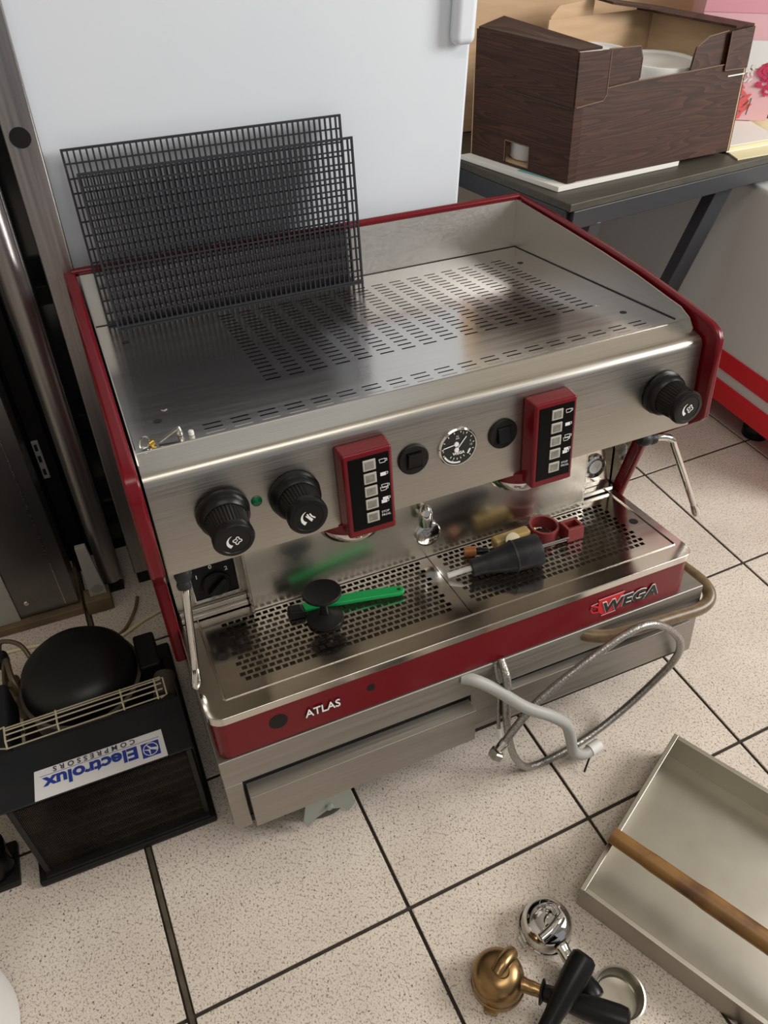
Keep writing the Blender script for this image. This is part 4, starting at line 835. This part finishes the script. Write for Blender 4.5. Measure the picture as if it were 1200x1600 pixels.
SH = 0.2010
shr = part('fan_shroud', MB().hexa([(-0.345, 0.1120, SH - 0.003), (-0.0290, 0.1120, SH - 0.003), (-0.0290, 0.198, SH - 0.003), (-0.345, 0.198, SH - 0.003)], [(-0.345, 0.1120, SH), (-0.0290, 0.1120, SH), (-0.0290, 0.198, SH), (-0.345, 0.198, SH)]), shroud_black, cu, bevel=0.0012)
part('side_plate', MB().box(-0.0315, -0.0292, 0.1625, 0.225, 0.014, SH - 0.0032), shroud_black, shr)
part('shroud_step', MB().box(-0.345, -0.2560, 0.1985, 0.345, 0.10, 0.165), shroud_black, cu, bevel=0.006)
# label, upside down seen from here
lb_ = part('label', MB().hexa([(-0.2265, 0.1125, SH + 0.0001), (-0.0620, 0.1125, SH + 0.0001), (-0.0630, 0.1545, SH + 0.0001), (-0.2240, 0.1545, SH + 0.0001)], [(-0.2265, 0.1125, SH + 0.0006), (-0.0620, 0.1125, SH + 0.0006), (-0.0630, 0.1545, SH + 0.0006), (-0.2240, 0.1545, SH + 0.0006)]), label_white, cu)
lo = Vector((-0.0700, 0.0, SH + 0.0006)); UX, UY = -X, -Y
mb = MB(); text(mb, 'Electrolux', 0.0250, (-0.0965, 0.1405, SH + 0.0006), UX, UY, Z, 0.0004, bold=0.0009, xs=1.13)
part('label_name', mb, label_blue, lb_, smooth=False)
mb = MB(); text(mb, 'COMPRESSORS', 0.0100, (-0.0980, 0.1528, SH + 0.0006), UX, UY, Z, 0.0004, bold=0.0003, xs=1.0, space=1.72)
part('label_caption', MB().add([(v[0], v[1] - 0.0000, v[2]) for v in mb.v], mb.f), label_grey, lb_, smooth=False)
part('label_rule', MB().box(-0.2180, -0.0680, 0.1440, 0.1445, SH + 0.0007, SH + 0.0009), label_blue, lb_)
mb = MB().box(-0.0925, -0.0695, 0.1190, 0.1405, SH + 0.0007, SH + 0.0010); part('label_emblem', mb, label_blue, lb_, smooth=False)
mb = MB(); oc = Vector((-0.0810, 0.12975, SH + 0.0010)); rr = 0.0092
mb.ribbon([(rr * math.cos(math.radians(a)), rr * math.sin(math.radians(a))) for a in range(0, 361, 15)], 0.0012, oc, UX, UY, Z, 0.0003)
mb.ribbon([(-rr * 0.9, 0.002), (0, -0.001), (rr * 0.45, -rr * .8)], [0.0045, 0.0030, 0.0010], oc, UX, UY, Z, 0.0004); mb.ribbon([(0.001, rr * 0.95), (0.002, 0.001), (rr * 0.9, -0.001)], [0.0008, 0.0030, 0.0008], oc, UX, UY, Z, 0.0005)
part('emblem_mark', mb, label_white, lb_)
# wire guard
def wire(pts, r=0.0011): return MB().tube(pts, r, 6, 1)
wg = part('fan_guard', wire([(-0.2530, 0.2000, SH + 0.004), (-0.0480, 0.2030, SH + 0.004)]), wire_cream, cu)
for y, z in ((0.2075, 0.010), (0.2150, 0.013), (0.2220, 0.013), (0.2265, 0.012)): part('guard_wire', wire([(-0.2525, y, SH + z), (-0.0475, y + 0.003, SH + z)]), wire_cream, wg)
for x in (-0.2520, -0.1870, -0.1020, -0.0560): part('guard_stay', wire([(x, 0.2000, SH + 0.004), (x, 0.2080, SH + 0.011), (x, 0.2290, SH + 0.013)], 0.0013), wire_cream, wg)
for x in (-0.2620, -0.0440): part('guard_end', wire([(x + (0.009 if x < -.1 else -0.009), 0.2005, SH + 0.004), (x, 0.2040, SH + 0.004), (x, 0.2270, SH + 0.012), (x + (0.009 if x < -.1 else -0.009), 0.2290, SH + 0.012)], 0.0013), wire_cream, wg)
part('fan_well', MB().box(-0.2600, -0.0350, 0.1990, 0.2320, 0.150, 0.160), dark_void, cu)
# hermetic compressor dome
ca = (-0.1580, 0.3300)
dome = part('compressor_shell', MB().lathe((*ca, 0.050), Z, [(0.060, 0), (0.080, 0.010), (0.0830, 0.030), (0.0830, 0.086)], 56), compressor_black, cu)
part('shell_seam', MB().lathe((*ca, 0.1355), Z, [(0.0832, 0), (0.0880, 0.001), (0.0880, 0.004), (0.0832, 0.006)], 56, cap=False), mat('worn_paint_edge', (0.075, 0.065, 0.05), 0.5), dome)
part('shell_top', MB().lathe((*ca, 0.1400), Z, [(0.0826, 0), (0.0826, 0.012), (0.0790, 0.026), (0.0680, 0.039), (0.0500, 0.047), (0.026, 0.0505), (0.001, 0.051)], 56), compressor_black, dome)
for a in (30, 150, 270): part('mount_foot', MB().cyl((ca[0] + 0.075 * math.cos(math.radians(a)), ca[1] + 0.075 * math.sin(math.radians(a)), 0.0142), (ca[0] + 0.075 * math.cos(math.radians(a)), ca[1] + 0.075 * math.sin(math.radians(a)), 0.046), 0.012), rubber, cu)
part('relay_box', MB().box(-0.0740, -0.0420, 0.3020, 0.3700, 0.060, 0.152), black_matt, cu, bevel=0.004)
part('capacitor', MB().cyl((-0.0500, 0.2500, 0.135), (-0.0420, 0.2900, 0.135), 0.016), mat('dusty_part', (0.06, 0.05, 0.038), 0.7), cu)
part('valve_block', MB().box(-0.0420, -0.0290, 0.2900, 0.3500, 0.030, 0.105), black_matt, cu, bevel=0.003)
part('suction_pipe', MB().tube([(-0.2380, 0.3300, 0.110), (-0.2500, 0.3550, 0.150), (-0.2560, 0.3950, 0.152), (-0.2680, 0.4050, 0.120), (-0.2760, 0.3800, 0.080), (-0.2700, 0.340, 0.040)], 0.0042, 10, 7), copper, cu)
part('process_pipe', MB().tube([(-0.2700, 0.420, 0.130), (-0.2620, 0.435, 0.152), (-0.2350, 0.420, 0.150), (-0.2200, 0.385, 0.130)], 0.0036, 10, 7), copper, cu)
part('pipe_plug', MB().lathe((-0.2700, 0.420, 0.118), Z, [(0.010, 0), (0.013, 0.006), (0.013, 0.020), (0.008, 0.026)], 18), black_matt, cu)
part('service_valve', MB().lathe((-0.2630, 0.400, 0.0142), Z, [(0.016, 0), (0.016, 0.050), (0.011, 0.056), (0.011, 0.085), (0.006, 0.090)], 16), mat('grimy_brass', (0.14, 0.105, 0.055), 0.5, 0.4), cu)
bc = thing('black_canister', 'black round canister cut by the left edge of the photo, beside the condensing unit', 'canister', (-0.325, 0.150, 0))
part('body', MB().lathe((-0.3250, 0.1500, 0.014), Z, [(0.020, 0), (0.0240, 0.004), (0.0240, 0.050), (0.0270, 0.054), (0.0270, 0.062), (0.020, 0.066)], 28), black_gloss, bc)
part('foot', MB().box(-0.3500, -0.2980, 0.1200, 0.1850, 0.0005, 0.014), black_matt, bc, bevel=0.003)
wb = thing('white_bucket', 'white plastic bucket peeking in at the bottom left corner of the photo', 'bucket', (-0.418, -0.045, 0))
part('body', MB().lathe((-0.4180, -0.0450, 0.0005), Z, [(0.098, 0), (0.106, 0.006), (0.112, 0.16), (0.116, 0.165), (0.116, 0.172), (0.108, 0.172), (0.102, 0.010), (0.001, 0.008)], 56), white_plastic, wb)

# ================================================================== FRAMES AND CABINET AT THE LEFT
def post(label, x0, x1, y0, y1, hole):
    p = thing('metal_frame_post', label, 'post', ((x0 + x1) / 2, (y0 + y1) / 2, 0), None, 'metal frame posts by the refrigerator')
    part('profile', MB().box(x0, x1, y0, y1, 0.030, 1.9), frame_metal, p, bevel=0.003)
    part('foot', MB().box(x0 + 0.003, x1 - 0.003, y0 + 0.003, y1 - 0.003, 0.0005, 0.0298), black_matt, p, bevel=0.001)
    if hole: part('plug_cap', MB().lathe(((x0 + x1) / 2 - 0.001, y0, 0.8085), -Y, [(0.0125, 0), (0.0120, 0.0012), (0.001, 0.0016)], 28), black_matt, p)
    else: part('rounded_face', MB().lathe(((x0 + x1) / 2, y0 + 0.006, 0.04), Z, [(0.0185, 0), (0.0185, 1.8)], 28), frame_metal, p)
post('grey metal frame post with a black plug cap, next to the refrigerator', -0.0485, -0.0095, 0.6230, 0.6500, True)
post('round faced grey metal frame post, second one left of the refrigerator', -0.1080, -0.0700, 0.6190, 0.6480, False)
gp = thing('glass_panel', 'dark glass door panel standing behind the metal frame posts', 'glass door', (-0.2, 0.75, 0))
part('pane', MB().box(-0.60, -0.034, 0.742, 0.750, 0.02, 1.7), glass_dark, gp)
part('stile', MB().box(-0.150, -0.122, 0.700, 0.735, 0.001, 1.7), black_matt, gp, bevel=0.002)
part('bottom_rail', MB().box(-0.60, -0.034, 0.738, 0.754, 0.0005, 0.02), black_matt, gp)
for z in (0.56, 0.33, 0.11): part('bracket', MB().box(-0.0690, -0.0500, 0.685, 0.72, z, z + 0.03), black_matt, gp, bevel=0.002)
mb = MB(); mb.box(-0.1480, -0.1370, 0.694, 0.6998, 0.243, 0.322); latch = part('latch_strip', mb, dirty_white, gp, bevel=0.001)
for z in (0.252, 0.280, 0.304): part('latch_slot', MB().box(-0.1455, -0.1405, 0.6930, 0.6938, z, z + 0.013), dark_void, latch)
scb = thing('steel_cabinet', 'dark stainless steel cabinet at the left edge behind the condensing unit', 'cabinet', (-0.4, 0.75, 0))
part('carcass', MB().box(-0.75, -0.156, 0.603, 0.69, 0.028, 1.1), frame_metal, scb, bevel=0.002)
part('front_sheet', MB().box(-0.2560, -0.1545, 0.600, 0.6028, 0.022, 1.1), mat('dark_stainless', (0.17, 0.17, 0.175), 0.30, 0.9, (0.22, 0.215, 0.21), 5), scb, bevel=0.001)
part('white_panel', MB().box(-0.60, -0.2570, 0.598, 0.6026, 0.018, 1.1), dirty_white, scb, bevel=0.001)
part('seam', MB().box(-0.1780, -0.1768, 0.5990, 0.5998, 0.030, 1.1), steel, scb)
part('screw', MB().lathe((-0.2380, 0.600, 0.055), -Y, [(0.005, 0), (0.004, 0.0015), (0.001, 0.002)], 14), chrome, scb)
part('plinth', MB().box(-0.75, -0.150, 0.588, 0.70, 0.0005, 0.0175), tan, scb, bevel=0.002)
wbk = thing('wooden_block', 'grimy tan wooden block on the floor beside the steel cabinet', 'wood block', (-0.122, 0.60, 0))
part('block', MB().box(-0.1440, -0.0985, 0.580, 0.615, 0.0005, 0.034), tan, wbk, bevel=0.002)
pw = thing('plastic_channel', 'grey white plastic channel piece standing on the tan wooden block', 'channel', (-0.118, 0.6, 0.0345))
mb = MB().hexa([(-0.1330, 0.592, 0.0345), (-0.1030, 0.592, 0.0345), (-0.1030, 0.604, 0.0345), (-0.1330, 0.604, 0.0345)], [(-0.1310, 0.596, 0.155), (-0.1130, 0.596, 0.155), (-0.1130, 0.606, 0.155), (-0.1310, 0.606, 0.155)])
part('channel', mb, dirty_white, pw, bevel=0.001)
part('finger_dish', MB().lathe((-0.1180, 0.5920, 0.052), -Y, [(0.0100, 0), (0.0095, 0.0008), (0.001, 0.0003)], 24), mat('dish_grey', (0.26, 0.255, 0.235), 0.55), pw)
for nm, lab, pts in (('floor_cable', 'pale cable on the tiles running behind the compressor shell', [(-0.36, 0.55, 0.004), (-0.30, 0.548, 0.004), (-0.237, 0.542, 0.004), (-0.174, 0.530, 0.004), (-0.11, 0.505, 0.004), (-0.05, 0.530, 0.004), (0.03, 0.555, 0.004)]),
                     ('floor_cable', 'tan cable crossing the tiles left of the red side panel', [(-0.125, 0.50, 0.0035), (-0.09, 0.520, 0.0035), (-0.065, 0.560, 0.0035), (-0.055, 0.59, 0.0035)])):
    single(nm, MB().tube(pts, 0.0030, 8, 6), cream if 'pale' in lab else tan, lab, 'cable', pts[1])
